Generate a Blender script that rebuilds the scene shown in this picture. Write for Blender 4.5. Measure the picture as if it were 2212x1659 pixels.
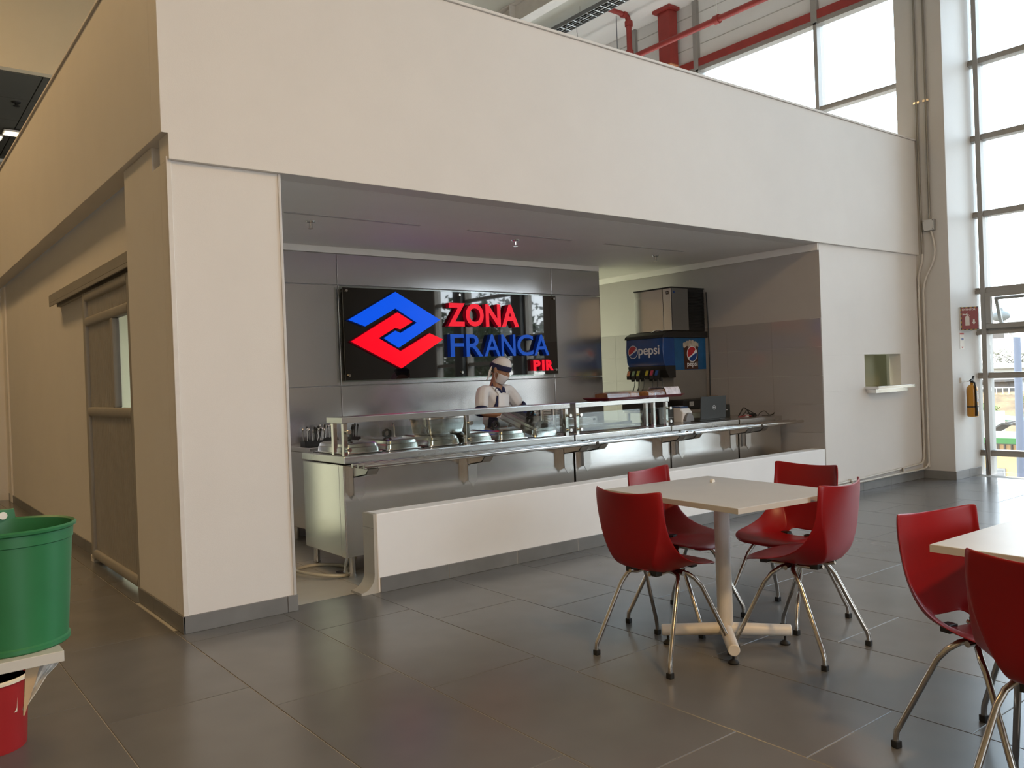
import bpy, bmesh, math, random
from mathutils import Vector, Matrix, Euler
from mathutils.bvhtree import BVHTree
random.seed(7)
PI = math.pi
SC = bpy.context.scene
COL = SC.collection
for o in list(bpy.data.objects):
    bpy.data.objects.remove(o)

# ------------------------------------------------------------------ camera
F_PX, YAW, PITCH, ROLL = 1797.77, 0.6632, -0.0058, -0.0371
cam_d = bpy.data.cameras.new('camera')
cam = bpy.data.objects.new('camera', cam_d)
COL.objects.link(cam)
fw = Vector((math.sin(YAW)*math.cos(PITCH), math.cos(YAW)*math.cos(PITCH), math.sin(PITCH)))
rt = Vector((math.cos(YAW), -math.sin(YAW), 0.0))
up = rt.cross(fw)
r2 = rt*math.cos(ROLL) + up*math.sin(ROLL)
u2 = up*math.cos(ROLL) - rt*math.sin(ROLL)
M = Matrix.Identity(4)
for i in range(3):
    M[i][0], M[i][1], M[i][2] = r2[i], u2[i], -fw[i]
M[0][3], M[1][3], M[2][3] = -1.3859, -4.8334, 1.36
cam.matrix_world = M
cam_d.sensor_width = 36.0
cam_d.lens = F_PX*36.0/2212.0
cam_d.clip_start = 0.05
cam_d.clip_end = 500
SC.camera = cam

# ------------------------------------------------------------------ view
SC.view_settings.view_transform = 'Standard'
SC.view_settings.look = 'None'
SC.view_settings.gamma = 1.0
SC.view_settings.use_curve_mapping = False
SC.view_settings.exposure = 0.25

# ------------------------------------------------------------------ sky
w = bpy.data.worlds.new('sky'); SC.world = w; w.use_nodes = True
nt = w.node_tree; nt.nodes.clear()
N = nt.nodes.new; L = nt.links.new
tc = N('ShaderNodeTexCoord'); sep = N('ShaderNodeSeparateXYZ'); L(tc.outputs['Generated'], sep.inputs[0])
ramp = N('ShaderNodeValToRGB'); L(sep.outputs['Z'], ramp.inputs[0])
cr = ramp.color_ramp
cr.elements[0].position = 0.0; cr.elements[0].color = (.98, .97, .95, 1)
cr.elements[1].position = 1.0; cr.elements[1].color = (.60, .80, 1.02, 1)
e = cr.elements.new(.10); e.color = (.88, .95, 1.03, 1)
e = cr.elements.new(.30); e.color = (.72, .88, 1.03, 1)
noi = N('ShaderNodeTexNoise'); noi.inputs['Scale'].default_value = 2.6; noi.inputs['Detail'].default_value = 6
L(tc.outputs['Generated'], noi.inputs['Vector'])
nr = N('ShaderNodeValToRGB'); L(noi.outputs['Fac'], nr.inputs[0])
nr.color_ramp.elements[0].position = .66; nr.color_ramp.elements[0].color = (0, 0, 0, 1)
nr.color_ramp.elements[1].position = .73; nr.color_ramp.elements[1].color = (1, 1, 1, 1)
mx = N('ShaderNodeMix'); mx.data_type = 'RGBA'
L(nr.outputs['Color'], mx.inputs['Factor']); L(ramp.outputs['Color'], mx.inputs['A'])
mx.inputs['B'].default_value = (.055, .115, .155, 1)
bg = N('ShaderNodeBackground'); bg.inputs['Strength'].default_value = 6.0
L(mx.outputs['Result'], bg.inputs['Color'])
wo = N('ShaderNodeOutputWorld'); L(bg.outputs[0], wo.inputs[0])

def area(name, loc, rot, sx, sy, power, col=(1, 1, 1), portal=False, spread=PI):
    d = bpy.data.lights.new(name, 'AREA'); d.shape = 'RECTANGLE'; d.size = sx; d.size_y = sy
    d.energy = power; d.color = col; d.spread = spread
    o = bpy.data.objects.new(name, d); COL.objects.link(o); o.location = loc; o.rotation_euler = rot
    if portal: d.cycles.is_portal = True
    return o
# low warm sun from beyond the right windows; its patches fall on the hall floor out of frame
sd = bpy.data.lights.new('sun', 'SUN'); sd.energy = 6.5; sd.color = (1.0, .86, .68); sd.angle = math.radians(1.5)
sun = bpy.data.objects.new('sun', sd); COL.objects.link(sun); sun.location = (30, 20, 25)
_e = math.radians(35)
sun.rotation_euler = Vector((-.755*math.cos(_e), -.655*math.cos(_e), -math.sin(_e))).to_track_quat('-Z', 'Y').to_euler()
# light portals in the real window openings (they only guide the skylight)
area('window_portal', (9.45, -3.75, 4.2), (0, PI/2, 0), 8.4, 6.8, 1, portal=True)
area('window_portal', (9.45, 4.7, 4.3), (0, PI/2, 0), 4.2, 8.4, 1, portal=True)
area('window_portal', (.75, -13.2, 2.6), (-PI/2, 0, 0), 4.5, 3.2, 1, portal=True)

# ------------------------------------------------------------------ materials
MATS = {}
def mat(name, col, rough=.5, metal=0.0, var=0.0, vscale=4.0, bump=0.0, bscale=60.0, spec=.5, coat=0.0,
        emit=None, estr=0.0, stretch=None, objvar=0.0, rvar=0.0, alpha=1.0, trans=0.0, stain=None):
    if name in MATS: return MATS[name]
    m = bpy.data.materials.new(name); m.use_nodes = True
    t = m.node_tree; b = t.nodes['Principled BSDF']
    n = t.nodes.new; l = t.links.new
    b.inputs['Base Color'].default_value = (*col, 1)
    b.inputs['Roughness'].default_value = rough
    b.inputs['Metallic'].default_value = metal
    b.inputs['Specular IOR Level'].default_value = spec
    b.inputs['Coat Weight'].default_value = coat
    b.inputs['Alpha'].default_value = alpha
    b.inputs['Transmission Weight'].default_value = trans
    if emit:
        b.inputs['Emission Color'].default_value = (*emit, 1); b.inputs['Emission Strength'].default_value = estr
    vec = None
    if var or bump or rvar or stain:
        c = n('ShaderNodeTexCoord'); vec = c.outputs['Object']
        mp = n('ShaderNodeMapping'); l(vec, mp.inputs['Vector']); vec = mp.outputs['Vector']
        if stretch: mp.inputs['Scale'].default_value = stretch
        if objvar:
            oi0 = n('ShaderNodeObjectInfo')
            cb = n('ShaderNodeVectorMath'); cb.operation = 'SCALE'; cb.inputs['Scale'].default_value = 37.0
            l(oi0.outputs['Location'], cb.inputs[0]); l(cb.outputs[0], mp.inputs['Location'])
    src = None
    if var or stain:
        no = n('ShaderNodeTexNoise'); no.inputs['Scale'].default_value = vscale; no.inputs['Detail'].default_value = 2.2 if objvar else 6
        no.inputs['Roughness'].default_value = .6
        l(vec, no.inputs['Vector'])
        mr = n('ShaderNodeMapRange'); l(no.outputs['Fac'], mr.inputs['Value'])
        mr.inputs['From Min'].default_value = .3; mr.inputs['From Max'].default_value = .7
        mr.inputs['To Min'].default_value = 1-var; mr.inputs['To Max'].default_value = 1+var
        src = mr.outputs['Result']
    if objvar:
        oi = n('ShaderNodeObjectInfo')
        mr2 = n('ShaderNodeMapRange'); l(oi.outputs['Random'], mr2.inputs['Value'])
        mr2.inputs['To Min'].default_value = 1-objvar; mr2.inputs['To Max'].default_value = 1+objvar
        if src is None: src = mr2.outputs['Result']
        else:
            mu = n('ShaderNodeMath'); mu.operation = 'MULTIPLY'; l(src, mu.inputs[0]); l(mr2.outputs['Result'], mu.inputs[1]); src = mu.outputs[0]
    if src is not None:
        sc_ = n('ShaderNodeVectorMath'); sc_.operation = 'SCALE'; sc_.inputs[0].default_value = col
        l(src, sc_.inputs['Scale']); l(sc_.outputs[0], b.inputs['Base Color'])
    if rvar:
        no2 = n('ShaderNodeTexNoise'); no2.inputs['Scale'].default_value = vscale*1.7; no2.inputs['Detail'].default_value = 5
        l(vec, no2.inputs['Vector'])
        mr3 = n('ShaderNodeMapRange'); l(no2.outputs['Fac'], mr3.inputs['Value'])
        mr3.inputs['From Min'].default_value = .3; mr3.inputs['From Max'].default_value = .7
        mr3.inputs['To Min'].default_value = max(.02, rough-rvar); mr3.inputs['To Max'].default_value = rough+rvar
        l(mr3.outputs['Result'], b.inputs['Roughness'])
    if bump:
        nb = n('ShaderNodeTexNoise'); nb.inputs['Scale'].default_value = bscale; nb.inputs['Detail'].default_value = 4
        l(vec, nb.inputs['Vector'])
        bp = n('ShaderNodeBump'); bp.inputs['Strength'].default_value = bump; bp.inputs['Distance'].default_value = .004
        l(nb.outputs['Fac'], bp.inputs['Height']); l(bp.outputs['Normal'], b.inputs['Normal'])
    MATS[name] = m
    return m

def glass_mat(name, tint=(.97, .985, .98), ior=1.45, rough=0.0, extra=0.0):
    if name in MATS: return MATS[name]
    m = bpy.data.materials.new(name); m.use_nodes = True
    t = m.node_tree; t.nodes.clear(); n = t.nodes.new; l = t.links.new
    tr = n('ShaderNodeBsdfTransparent'); tr.inputs['Color'].default_value = (*tint, 1)
    gl = n('ShaderNodeBsdfGlossy'); gl.inputs['Roughness'].default_value = rough
    fr = n('ShaderNodeFresnel'); ge = n('ShaderNodeNewGeometry')
    im = n('ShaderNodeMapRange'); l(ge.outputs['Backfacing'], im.inputs['Value'])      # same reflection from both faces of a thin pane
    im.inputs['To Min'].default_value = ior; im.inputs['To Max'].default_value = 1/ior
    l(im.outputs['Result'], fr.inputs['IOR'])
    mxs = n('ShaderNodeMixShader'); l(fr.outputs[0], mxs.inputs[0]); l(tr.outputs[0], mxs.inputs[1]); l(gl.outputs[0], mxs.inputs[2])
    o = n('ShaderNodeOutputMaterial'); l(mxs.outputs[0], o.inputs[0])
    MATS[name] = m
    return m

PAINT = mat('wall_paint', (.77, .745, .715), .55, var=.018, vscale=2.2, bump=.10, bscale=160)
PAINT_G = mat('wall_paint_grey', (.70, .69, .67), .6, var=.02, vscale=2)
BEIGE = mat('beige_paint', (.68, .585, .41), .6, var=.03, vscale=1.2)
CEIL = mat('ceiling_paint', (.92, .90, .87), .6, var=.02, vscale=1.5)
TILE = mat('floor_tile', (.138, .135, .134), .235, var=.075, vscale=2.4, objvar=.05)
GROUT = mat('grout', (.30, .28, .25), .8, var=.35, vscale=2)
GROUT_L = mat('grout_light', (.45, .43, .39), .8)
KTILE = mat('kitchen_floor_tile', (.50, .47, .41), .42, var=.06, vscale=3, objvar=.03)
BASE = mat('baseboard_tile', (.20, .20, .20), .35, var=.09, vscale=5, objvar=.06)
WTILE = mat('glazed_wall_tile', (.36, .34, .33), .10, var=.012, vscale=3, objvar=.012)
STEEL = mat('stainless_steel', (.76, .75, .73), .17, 1.0, var=.02, vscale=2, rvar=.02)
STEEL_H = mat('stainless_brushed', (.68, .665, .64), .26, 1.0, var=.02, vscale=2, rvar=.02)
STEEL_P = mat('polished_steel', (.72, .70, .67), .16, 1.0, var=.02, vscale=3)
CHROME = mat('chrome_tube', (.50, .47, .43), .20, 1.0, var=.06, vscale=20, rvar=.05)
PANEL = mat('metallic_wall_panel', (.70, .70, .72), .19, .92, var=.015, vscale=2)
ALU = mat('aluminium_frame', (.60, .58, .55), .42, .35, var=.06, vscale=5)
ALU_D = mat('door_aluminium', (.40, .38, .345), .5, .25, var=.05, vscale=6)
FRAME = mat('window_frame_paint', (.30, .285, .265), .45, .1, var=.05, vscale=4)
RED = mat('red_plastic', (.26, .004, .006), .36, var=.04, vscale=6, bump=.02, bscale=220, spec=.35)
REDPAINT = mat('red_oxide_paint', (.30, .035, .028), .5, var=.12, vscale=7)
BLACK = mat('black_plastic', (.012, .012, .012), .42)
RUBBER = mat('black_rubber', (.01, .01, .01), .7)
TABLE = mat('table_laminate', (.55, .56, .57), .33, var=.035, vscale=5)
TEDGE = mat('table_edge_band', (.60, .575, .54), .45)
WHITEMET = mat('white_powder_coat', (.72, .69, .65), .38, var=.05, vscale=9)
GREEN = mat('green_plastic', (.020, .155, .055), .42, var=.10, vscale=5, bump=.05, bscale=30)
REDBKT = mat('red_bucket_plastic', (.42, .02, .022), .45, var=.07, vscale=6)
CREAMP = mat('cream_plastic', (.80, .72, .56), .5)
WHITEP = mat('white_plastic', (.78, .78, .77), .4)
PAPER = mat('paper', (.74, .72, .68), .8, var=.06, vscale=20)
CARD = mat('cardboard', (.45, .33, .20), .8, var=.08, vscale=18)
GREYP = mat('grey_plastic', (.16, .165, .175), .45)
GLASS = glass_mat('window_glass')
GUARD = glass_mat('guard_glass', (.93, .965, .955), 1.5)
ACRYL = glass_mat('acrylic_edge', (.86, .90, .88), 1.5)

# ------------------------------------------------------------------ mesh builder
class MB:
    def __init__(s): s.v = []; s.f = []; s.mi = []; s.m = 0
    def add(s, vs, fs):
        b = len(s.v); s.v += [Vector(v) for v in vs]
        for f in fs: s.f.append([b+i for i in f]); s.mi.append(s.m)
        return s
    def box(s, x0, x1, y0, y1, z0, z1):
        vs = [(x0,y0,z0),(x1,y0,z0),(x1,y1,z0),(x0,y1,z0),(x0,y0,z1),(x1,y0,z1),(x1,y1,z1),(x0,y1,z1)]
        return s.add(vs, [(0,3,2,1),(4,5,6,7),(0,1,5,4),(1,2,6,5),(2,3,7,6),(3,0,4,7)])
    def tube(s, pts, r, n=10, cap=True, closed=False):
        P = [Vector(p) for p in pts]; k = len(P)
        R = r if isinstance(r, (list, tuple)) else [r]*k
        rings = []; prev = None
        for i in range(k):
            if closed: t = (P[(i+1) % k]-P[i-1])
            else: t = (P[min(i+1, k-1)]-P[max(i-1, 0)])
            if t.length < 1e-9: t = Vector((0, 0, 1))
            t.normalize()
            if prev is None:
                a = Vector((0, 0, 1)) if abs(t.z) < .9 else Vector((1, 0, 0))
                u = t.cross(a).normalized()
            else:
                u = prev - t*prev.dot(t)
                u = u.normalized() if u.length > 1e-6 else t.orthogonal().normalized()
            prev = u; vv = t.cross(u)
            rings.append([P[i]+(u*math.cos(2*PI*j/n)+vv*math.sin(2*PI*j/n))*R[i] for j in range(n)])
        vs = [q for rr in rings for q in rr]; fs = []
        m = k if closed else k-1
        for i in range(m):
            a = i*n; b = ((i+1) % k)*n
            for j in range(n): fs.append((a+j, a+(j+1) % n, b+(j+1) % n, b+j))
        if cap and not closed:
            fs.append(tuple(range(n-1, -1, -1))); fs.append(tuple((k-1)*n+j for j in range(n)))
        return s.add(vs, fs)
    def cyl(s, p0, p1, r0, r1=None, n=16, cap=True):
        return s.tube([p0, p1], [r0, r0 if r1 is None else r1], n, cap)
    def lathe(s, prof, c=(0, 0, 0), n=24, a0=0, a1=2*PI):
        c = Vector(c); full = abs(a1-a0-2*PI) < 1e-6; m = n if full else n+1
        vs = []; fs = []
        for (r, z) in prof:
            for j in range(m):
                a = a0+(a1-a0)*j/n; vs.append(c+Vector((r*math.cos(a), r*math.sin(a), z)))
        for i in range(len(prof)-1):
            for j in range(n):
                k = (j+1) % m; fs.append((i*m+j, i*m+k, (i+1)*m+k, (i+1)*m+j))
        if full:
            if prof[0][0] > 1e-5: fs.append(tuple(range(m-1, -1, -1)))
            if prof[-1][0] > 1e-5: fs.append(tuple((len(prof)-1)*m+j for j in range(m)))
        return s.add(vs, fs)
    def prism(s, poly, ax, d0, d1):
        # poly in the two remaining axes, in order (y,z) / (x,z) / (x,y)
        def mk(p, d):
            if ax == 0: return (d, p[0], p[1])
            if ax == 1: return (p[0], d, p[1])
            return (p[0], p[1], d)
        n = len(poly)
        vs = [mk(p, d0) for p in poly]+[mk(p, d1) for p in poly]
        fs = [tuple(range(n-1, -1, -1)), tuple(range(n, 2*n))]+[(i, (i+1) % n, n+(i+1) % n, n+i) for i in range(n)]
        return s.add(vs, fs)
    def grid(s, rows):
        n = len(rows[0]); vs = [p for r in rows for p in r]; fs = []
        for i in range(len(rows)-1):
            for j in range(n-1): fs.append((i*n+j, i*n+j+1, (i+1)*n+j+1, (i+1)*n+j))
        return s.add(vs, fs)
    def xf(s, m, start=0):
        for i in range(start, len(s.v)): s.v[i] = m @ s.v[i]
        return s
    def build(s, name, mats, parent=None, smooth=None, bevel=0.0, solid=0.0, world=True, subd=0, seg=2):
        me = bpy.data.meshes.new(name)
        off = Vector((0, 0, 0))
        if parent is not None and world:
            p = parent
            while p is not None: off += Vector(p.location); p = p.parent
        me.from_pydata([v-off for v in s.v], [], s.f)
        ms = mats if isinstance(mats, (list, tuple)) else [mats]
        for q in ms: me.materials.append(q)
        if len(ms) > 1:
            for p, i in zip(me.polygons, s.mi): p.material_index = i
        bm = bmesh.new(); bm.from_mesh(me); bmesh.ops.recalc_face_normals(bm, faces=bm.faces); bm.to_mesh(me); bm.free()
        if smooth is not None:
            for p in me.polygons: p.use_smooth = True
            if smooth < 179: me.set_sharp_from_angle(angle=math.radians(smooth))
        o = bpy.data.objects.new(name, me); COL.objects.link(o)
        if parent is not None: o.parent = parent
        if solid:
            md = o.modifiers.new('thickness', 'SOLIDIFY'); md.thickness = solid; md.offset = 0
        if subd:
            md = o.modifiers.new('subdivision', 'SUBSURF'); md.levels = subd; md.render_levels = subd
        if bevel:
            md = o.modifiers.new('bevel', 'BEVEL'); md.width = bevel; md.segments = seg; md.limit_method = 'ANGLE'
        return o

def tag(o, label=None, cat=None, group=None, kind=None):
    if label: o['label'] = label
    if cat: o['category'] = cat
    if group: o['group'] = group
    if kind: o['kind'] = kind
    return o
def thing(name, label, cat, loc=(0, 0, 0), rotz=0.0, group=None):
    o = bpy.data.objects.new(name, None); COL.objects.link(o); o.empty_display_size = .05
    o.location = loc; o.rotation_euler = (0, 0, rotz)
    return tag(o, label, cat, group)
def struct(o): o['kind'] = 'structure'; return o
def sempty(name, loc=(0, 0, 0)):
    o = bpy.data.objects.new(name, None); COL.objects.link(o); o.location = loc; o.empty_display_size = .05
    return struct(o)
def dup(root, loc, rotz=0.0, label=None, group=None):
    r = root.copy(); COL.objects.link(r); r.location = loc; r.rotation_euler = (0, 0, rotz)
    if label: r['label'] = label
    if group: r['group'] = group
    for ch in list(root.children):
        c = ch.copy(); COL.objects.link(c); c.parent = r
        for g in list(ch.children):
            d = g.copy(); COL.objects.link(d); d.parent = c
    return r
def inst(src, loc, parent, name=None):
    o = bpy.data.objects.new(name or src.name.split('.')[0], src.data); COL.objects.link(o)
    o.parent = parent; o.location = loc
    for md in src.modifiers:
        m2 = o.modifiers.new(md.name, md.type)
        if md.type == 'BEVEL': m2.width = md.width; m2.segments = md.segments; m2.limit_method = 'ANGLE'
    return o
def text_mb(s, size, depth, mtx, bold=0.0, bev=0.0, width=None, align='LEFT'):
    cu = bpy.data.curves.new('lettering', 'FONT'); cu.body = s; cu.size = size; cu.extrude = depth/2
    cu.offset = bold; cu.bevel_depth = bev; cu.resolution_u = 4; cu.align_x = align
    o = bpy.data.objects.new('lettering', cu); COL.objects.link(o)
    dg = bpy.context.evaluated_depsgraph_get(); me = bpy.data.meshes.new_from_object(o.evaluated_get(dg))
    b = MB(); b.add([v.co.copy() for v in me.vertices], [tuple(p.vertices) for p in me.polygons])
    xs = [v.x for v in b.v]; ys = [v.y for v in b.v]
    bpy.data.objects.remove(o); bpy.data.curves.remove(cu); bpy.data.meshes.remove(me)
    if width:
        x0 = min(xs); k = width/(max(xs)-x0)
        for v in b.v: v.x = (v.x-x0)*k
    return b.xf(mtx)
def frame_mtx(o, ex, ey):
    ex = Vector(ex).normalized(); ey = Vector(ey).normalized(); ez = ex.cross(ey)
    m = Matrix.Identity(4)
    for i in range(3): m[i][0], m[i][1], m[i][2], m[i][3] = ex[i], ey[i], ez[i], o[i]
    return m
FRONT = lambda x, y, z: frame_mtx((x, y, z), (1, 0, 0), (0, 0, 1))      # reads from the -y side
SIDE = lambda x, y, z: frame_mtx((x, y, z), (0, -1, 0), (0, 0, 1))      # reads from the -x side

# ================================================================== STRUCTURE
XR = 9.24
# ---- floor of the hall: grout bed with individual 0.6 x 1.2 tiles
FX0, FX1, FY0, FY1 = -9.0, XR, -13.0, 9.0
floor = struct(MB().box(FX0, FX1, FY0, .1045, -.20, -.0025).box(FX0, -.0305, .1045, FY1, -.20, -.0025).build('floor', GROUT))
TW, TL, TX = .603, 1.185, -.032
tb = MB().box(0, TW-.004, 0, TL-.004, -.012, 0)
tile0 = None; far_mb = MB(); tiles = []
camp = Vector(cam.location)
for k in range(-15, 16):
    x0 = TX+k*TW
    off = .11-.2963*(k+1)
    for j in range(-14, 10):
        y0 = off+j*TL
        x1, y1 = x0+TW, y0+TL
        if x1 > FX1+.3 or x0 < FX0-.3 or y1 < FY0 or y0 > FY1: continue
        if x0 > -.1 and y0 > .10: continue            # under the kitchen
        tiles.append((x0, y0))
def seen(x, y):
    d = Vector((x, y, 0))-camp; z = d.dot(fw)
    if z < .6: return False
    return abs(d.dot(r2)/z) < .70 and abs(d.dot(u2)/z) < .54
near = []
for (x0, y0) in tiles:
    vis = any(seen(x0+a*TW, y0+b*TL) for a in (0, .5, 1) for b in (0, .25, .5, .75, 1))
    if vis: near.append(((Vector((x0+.3, y0+.6, 0))-camp).length, x0, y0))
    else: far_mb.box(x0, x0+TW-.004, y0, min(y0+TL-.004, .1015) if x0 > -.1 else y0+TL-.004, -.012, 0)
near.sort()
for i, (d, x0, y0) in enumerate(near):
    if x0 > -.1 and y0+TL > .102:
        MB().box(x0, x0+TW-.004, y0, .1015, -.012, 0).build('tile', TILE, floor); continue
    if i >= 295:
        far_mb.box(x0, x0+TW-.004, y0, y0+TL-.004, -.012, 0); continue
    if x0 < -.1 and x0+TW > -.02 and y0 > -.2: pass
    if tile0 is None:
        tile0 = tb.build('tile', TILE, floor, world=False, bevel=.0015, seg=1); tile0.location = (x0, y0, 0)
    else: inst(tile0, (x0, y0, 0), floor)
fm = far_mb.build('tile_field', TILE, floor); fm['kind'] = 'stuff'
# kitchen floor
kf = struct(MB().box(-.0295, 8.58, .105, 8.2, -.20, -.0025).build('floor', GROUT_L))
kt = None
for i in range(14):
    for j in range(5):
        x0, y0 = .02+i*.603, .105+j*.603
        if x0 > 3.2: continue
        if kt is None:
            kt = MB().box(0, .599, 0, .599, -.012, 0).build('tile', KTILE, kf, world=False); kt.location = (x0, y0, 0)
        else: inst(kt, (x0, y0, 0), kf)
kr = MB().box(3.25, 8.56, .105, 8.2, -.012, 0).build('tile_field', KTILE, kf); kr['kind'] = 'stuff'

# ---- front wall of the kitchen box
ZF, ZT, ZFL = 2.657, 4.008, 2.80
AX, BX, CX, LX = .655, 6.505, 1.208, 8.58
struct(MB().box(.001, AX, .001, .138, 0, ZF-.001).box(.001, AX, .1405, .30, 0, ZF-.001).box(.001, .098, .301, .95, 0, ZFL-.001).build('wall_front', PAINT))          # left pillar
m = MB()                                                                               # right part with a pass opening
PX0, PX1, PZ0, PZ1 = 7.33, 8.12, 1.105, 1.488
m.box(BX, LX-.001, 0, .135, 0, PZ0).box(BX, LX-.001, 0, .135, PZ1, ZF-.001).box(BX, PX0, 0, .135, PZ0+.0005, PZ1-.0005).box(PX1, LX-.001, 0, .135, PZ0+.0005, PZ1-.0005)
struct(m.build('wall_front', PAINT))
# fascia: front beam and left beam, both standing proud of the walls below
m = MB().prism([(.002, ZF), (LX, ZF), (LX, ZT), (-.035, ZT), (-.035, ZFL), (.002, ZFL)], 1, -.035, .139)
m.box(-.05, LX, -.05, .145, ZT+.001, ZT+.022)
struct(m.build('wall_front', PAINT, bevel=.003))
m = MB().box(-.035, .099, .1395, 8.2, ZFL, ZT).box(-.05, .11, .1455, 8.2, ZT+.001, ZT+.022)
struct(m.build('wall_left', PAINT, bevel=.003))
# low serving wall with coved end
lw = struct(MB().box(CX+.02, BX-.013, .0, .155, 0, .514).build('wall_front', mat('low_wall_paint', (.90, .90, .90), .5, var=.02, vscale=2), bevel=.006))
m = MB()
cov = [(CX+.03, 0), (CX+.03, .514), (CX, .514), (CX-.004, .12)]
for i in range(7):
    a = i/6*PI/2; cov.append((CX-.004-.10*(1-math.cos(a)), .12-.105*math.sin(a)))
cov += [(CX-.104, .0)]
m.prism(cov, 1, .005, .15)
m.build('end_tile', KTILE, lw, smooth=40)
MB().box(CX-.003, CX, .006, .149, .420, .424).build('tile_joint', GROUT, lw)
# left wall with door recess
wl = struct(MB().box(.12, .24, .95, 1.25, 0, 2.85).box(.12, .24, 2.45, 8.2, 0, 2.85).box(.12, .24, 1.25, 2.45, 2.15, 2.85).build('wall_left', PAINT))
struct(MB().box(.10, .14, 7.65, 7.80, 0, 2.798).build('trim_3', PAINT, bevel=.01))
struct(MB().box(-.03, .24, 8.1, 8.25, 0, 2.9).build('wall_left', PAINT))
# corner profiles
struct(MB().box(AX-.012, AX+.006, -.008, .045, .09, ZF).build('trim_1', ALU, bevel=.003))
struct(MB().box(-.006, .022, -.007, .02, .09, ZF+.02).build('trim_2', WHITEMET, bevel=.003))

# ---- recess: ceiling, panel wall, right tiled wall
kc = struct(MB().box(.125, LX-.03, .1405, 3.4, ZF, ZF+.12).box(.25, LX-.03, 3.4, 7.99, ZF+.05, ZF+.17).build('ceiling', CEIL))
for (a, b) in ((1.12, 2.29), (2.77, 3.97), (4.41, 5.58)):
    MB().box(a, b, 1.005, 1.045, ZF-.004, ZF+.001).build('light_slot', [mat('slot_diffuser', (.52, .50, .49), .5)], kc, bevel=.002)
wb = struct(MB().box(.62, 5.545, 2.335, 2.46, 0, 2.655).build('wall_back', PAINT_G))
MB().box(.62, 5.545, 2.285, 2.336, 2.598, 2.656).build('cornice', CEIL, wb)
pxs = [.62, 2.155, 4.803, 5.56]; pzs = [.0, 1.357, 2.302, 2.598]
for i in range(3):
    zz = pzs if i != 1 else [.0, 1.357, 2.302, 2.598]
    for j in range(3):
        x0, x1, z0, z1 = pxs[i]+.003, pxs[i+1]-.003, zz[j]+.003, zz[j+1]-.003
        if i == 2: # the end panel folds round the corner
            MB().box(x0, x1, 2.300, 2.335, z0, z1).box(5.545, 5.557, 2.30, 2.46, z0, z1).build('panel', PANEL, wb, bevel=.004)
        else:
            MB().box(x0, x1, 2.300, 2.335, z0, z1).build('panel', PANEL, wb, bevel=.003)
wr = struct(MB().box(6.5052, 6.63, .1365, 8.2, 0, 2.655).build('wall_right', mat('shaded_wall_paint', (.48, .455, .435), .6, var=.02)))  # same wall paint, darkened so the jamb's shade is in the colour
MB().box(6.5035, 6.5048, .001, .15, 1.882, 2.656).build('jamb_shade_sheet', MATS['shaded_wall_paint'], wr)  # added thin sheet that carries the shade-darkened paint to the front edge
MB().box(6.48, 6.5049, .002, 3.4, 2.585, 2.656).build('cornice', CEIL, wr)
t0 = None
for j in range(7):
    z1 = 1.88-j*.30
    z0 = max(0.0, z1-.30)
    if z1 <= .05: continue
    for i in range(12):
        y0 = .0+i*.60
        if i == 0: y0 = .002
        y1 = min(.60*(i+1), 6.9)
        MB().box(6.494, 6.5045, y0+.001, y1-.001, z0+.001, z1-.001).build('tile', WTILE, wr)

# back of the kitchen
struct(MB().box(.24, LX, 8.0, 8.15, 0, 2.8).build('wall_back', PAINT))
struct(MB().box(LX-.02, LX+.1, .15, 8.2, 0, 4.0).build('wall_right', PAINT))
struct(MB().box(.24, .26, .3, 8.0, 2.0, 2.0).build('trim_6', PAINT)) if False else None
# room seen through the pass opening
struct(MB().box(6.63, 8.56, .40, .48, 0, 2.66).build('wall_back', mat('pantry_paint', (.60, .60, .46), .6, var=.02)))

# ---- hall shell
CY0, CY1 = -.375, .175
struct(MB().box(LX, XR+.05, CY0, CY1, 0, 7.3).build('wall_right', mat('column_paint', (.58, .565, .545), .5, var=.02, vscale=2), bevel=.004))
WALLP = mat('hall_paint', (.70, .68, .66), .6, var=.02, vscale=1)
struct(MB().box(-9.15, -9, FY0, 12, 0, 8.5).build('wall_left', BEIGE))
m = MB().box(-9, XR+.1, FY0-.15, FY0, 0, 1.0).box(-9, XR+.1, FY0-.15, FY0, 4.2, 8.5).box(-9.0, -1.5, FY0-.15, FY0, 1, 4.2).box(3.0, XR+.1, FY0-.15, FY0, 1, 4.2)
struct(m.build('wall_rear', WALLP))
struct(MB().box(XR-.02, XR+.18, FY0, -7.9, 0, 8.5).build('wall_right', mat('dark_wall', (.16, .165, .17), .6)))
bulk = struct(MB().box(-9, XR+.1, 9.0, 9.15, 6.12, 8.5).build('wall_back', BEIGE))
struct(MB().box(-9, XR+.1, 26, 26.1, 0, 8.5).build('wall_back', BEIGE))
struct(MB().box(XR-.05, XR+.15, 8.4, 26, 0, 8.5).build('wall_right', WALLP))
struct(MB().box(-9, -8.9, 12, 26, 0, 8.5).build('wall_left', BEIGE))
struct(MB().box(-9, XR, 9.0, 26, -.2, 0).build('floor', TILE))
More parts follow.
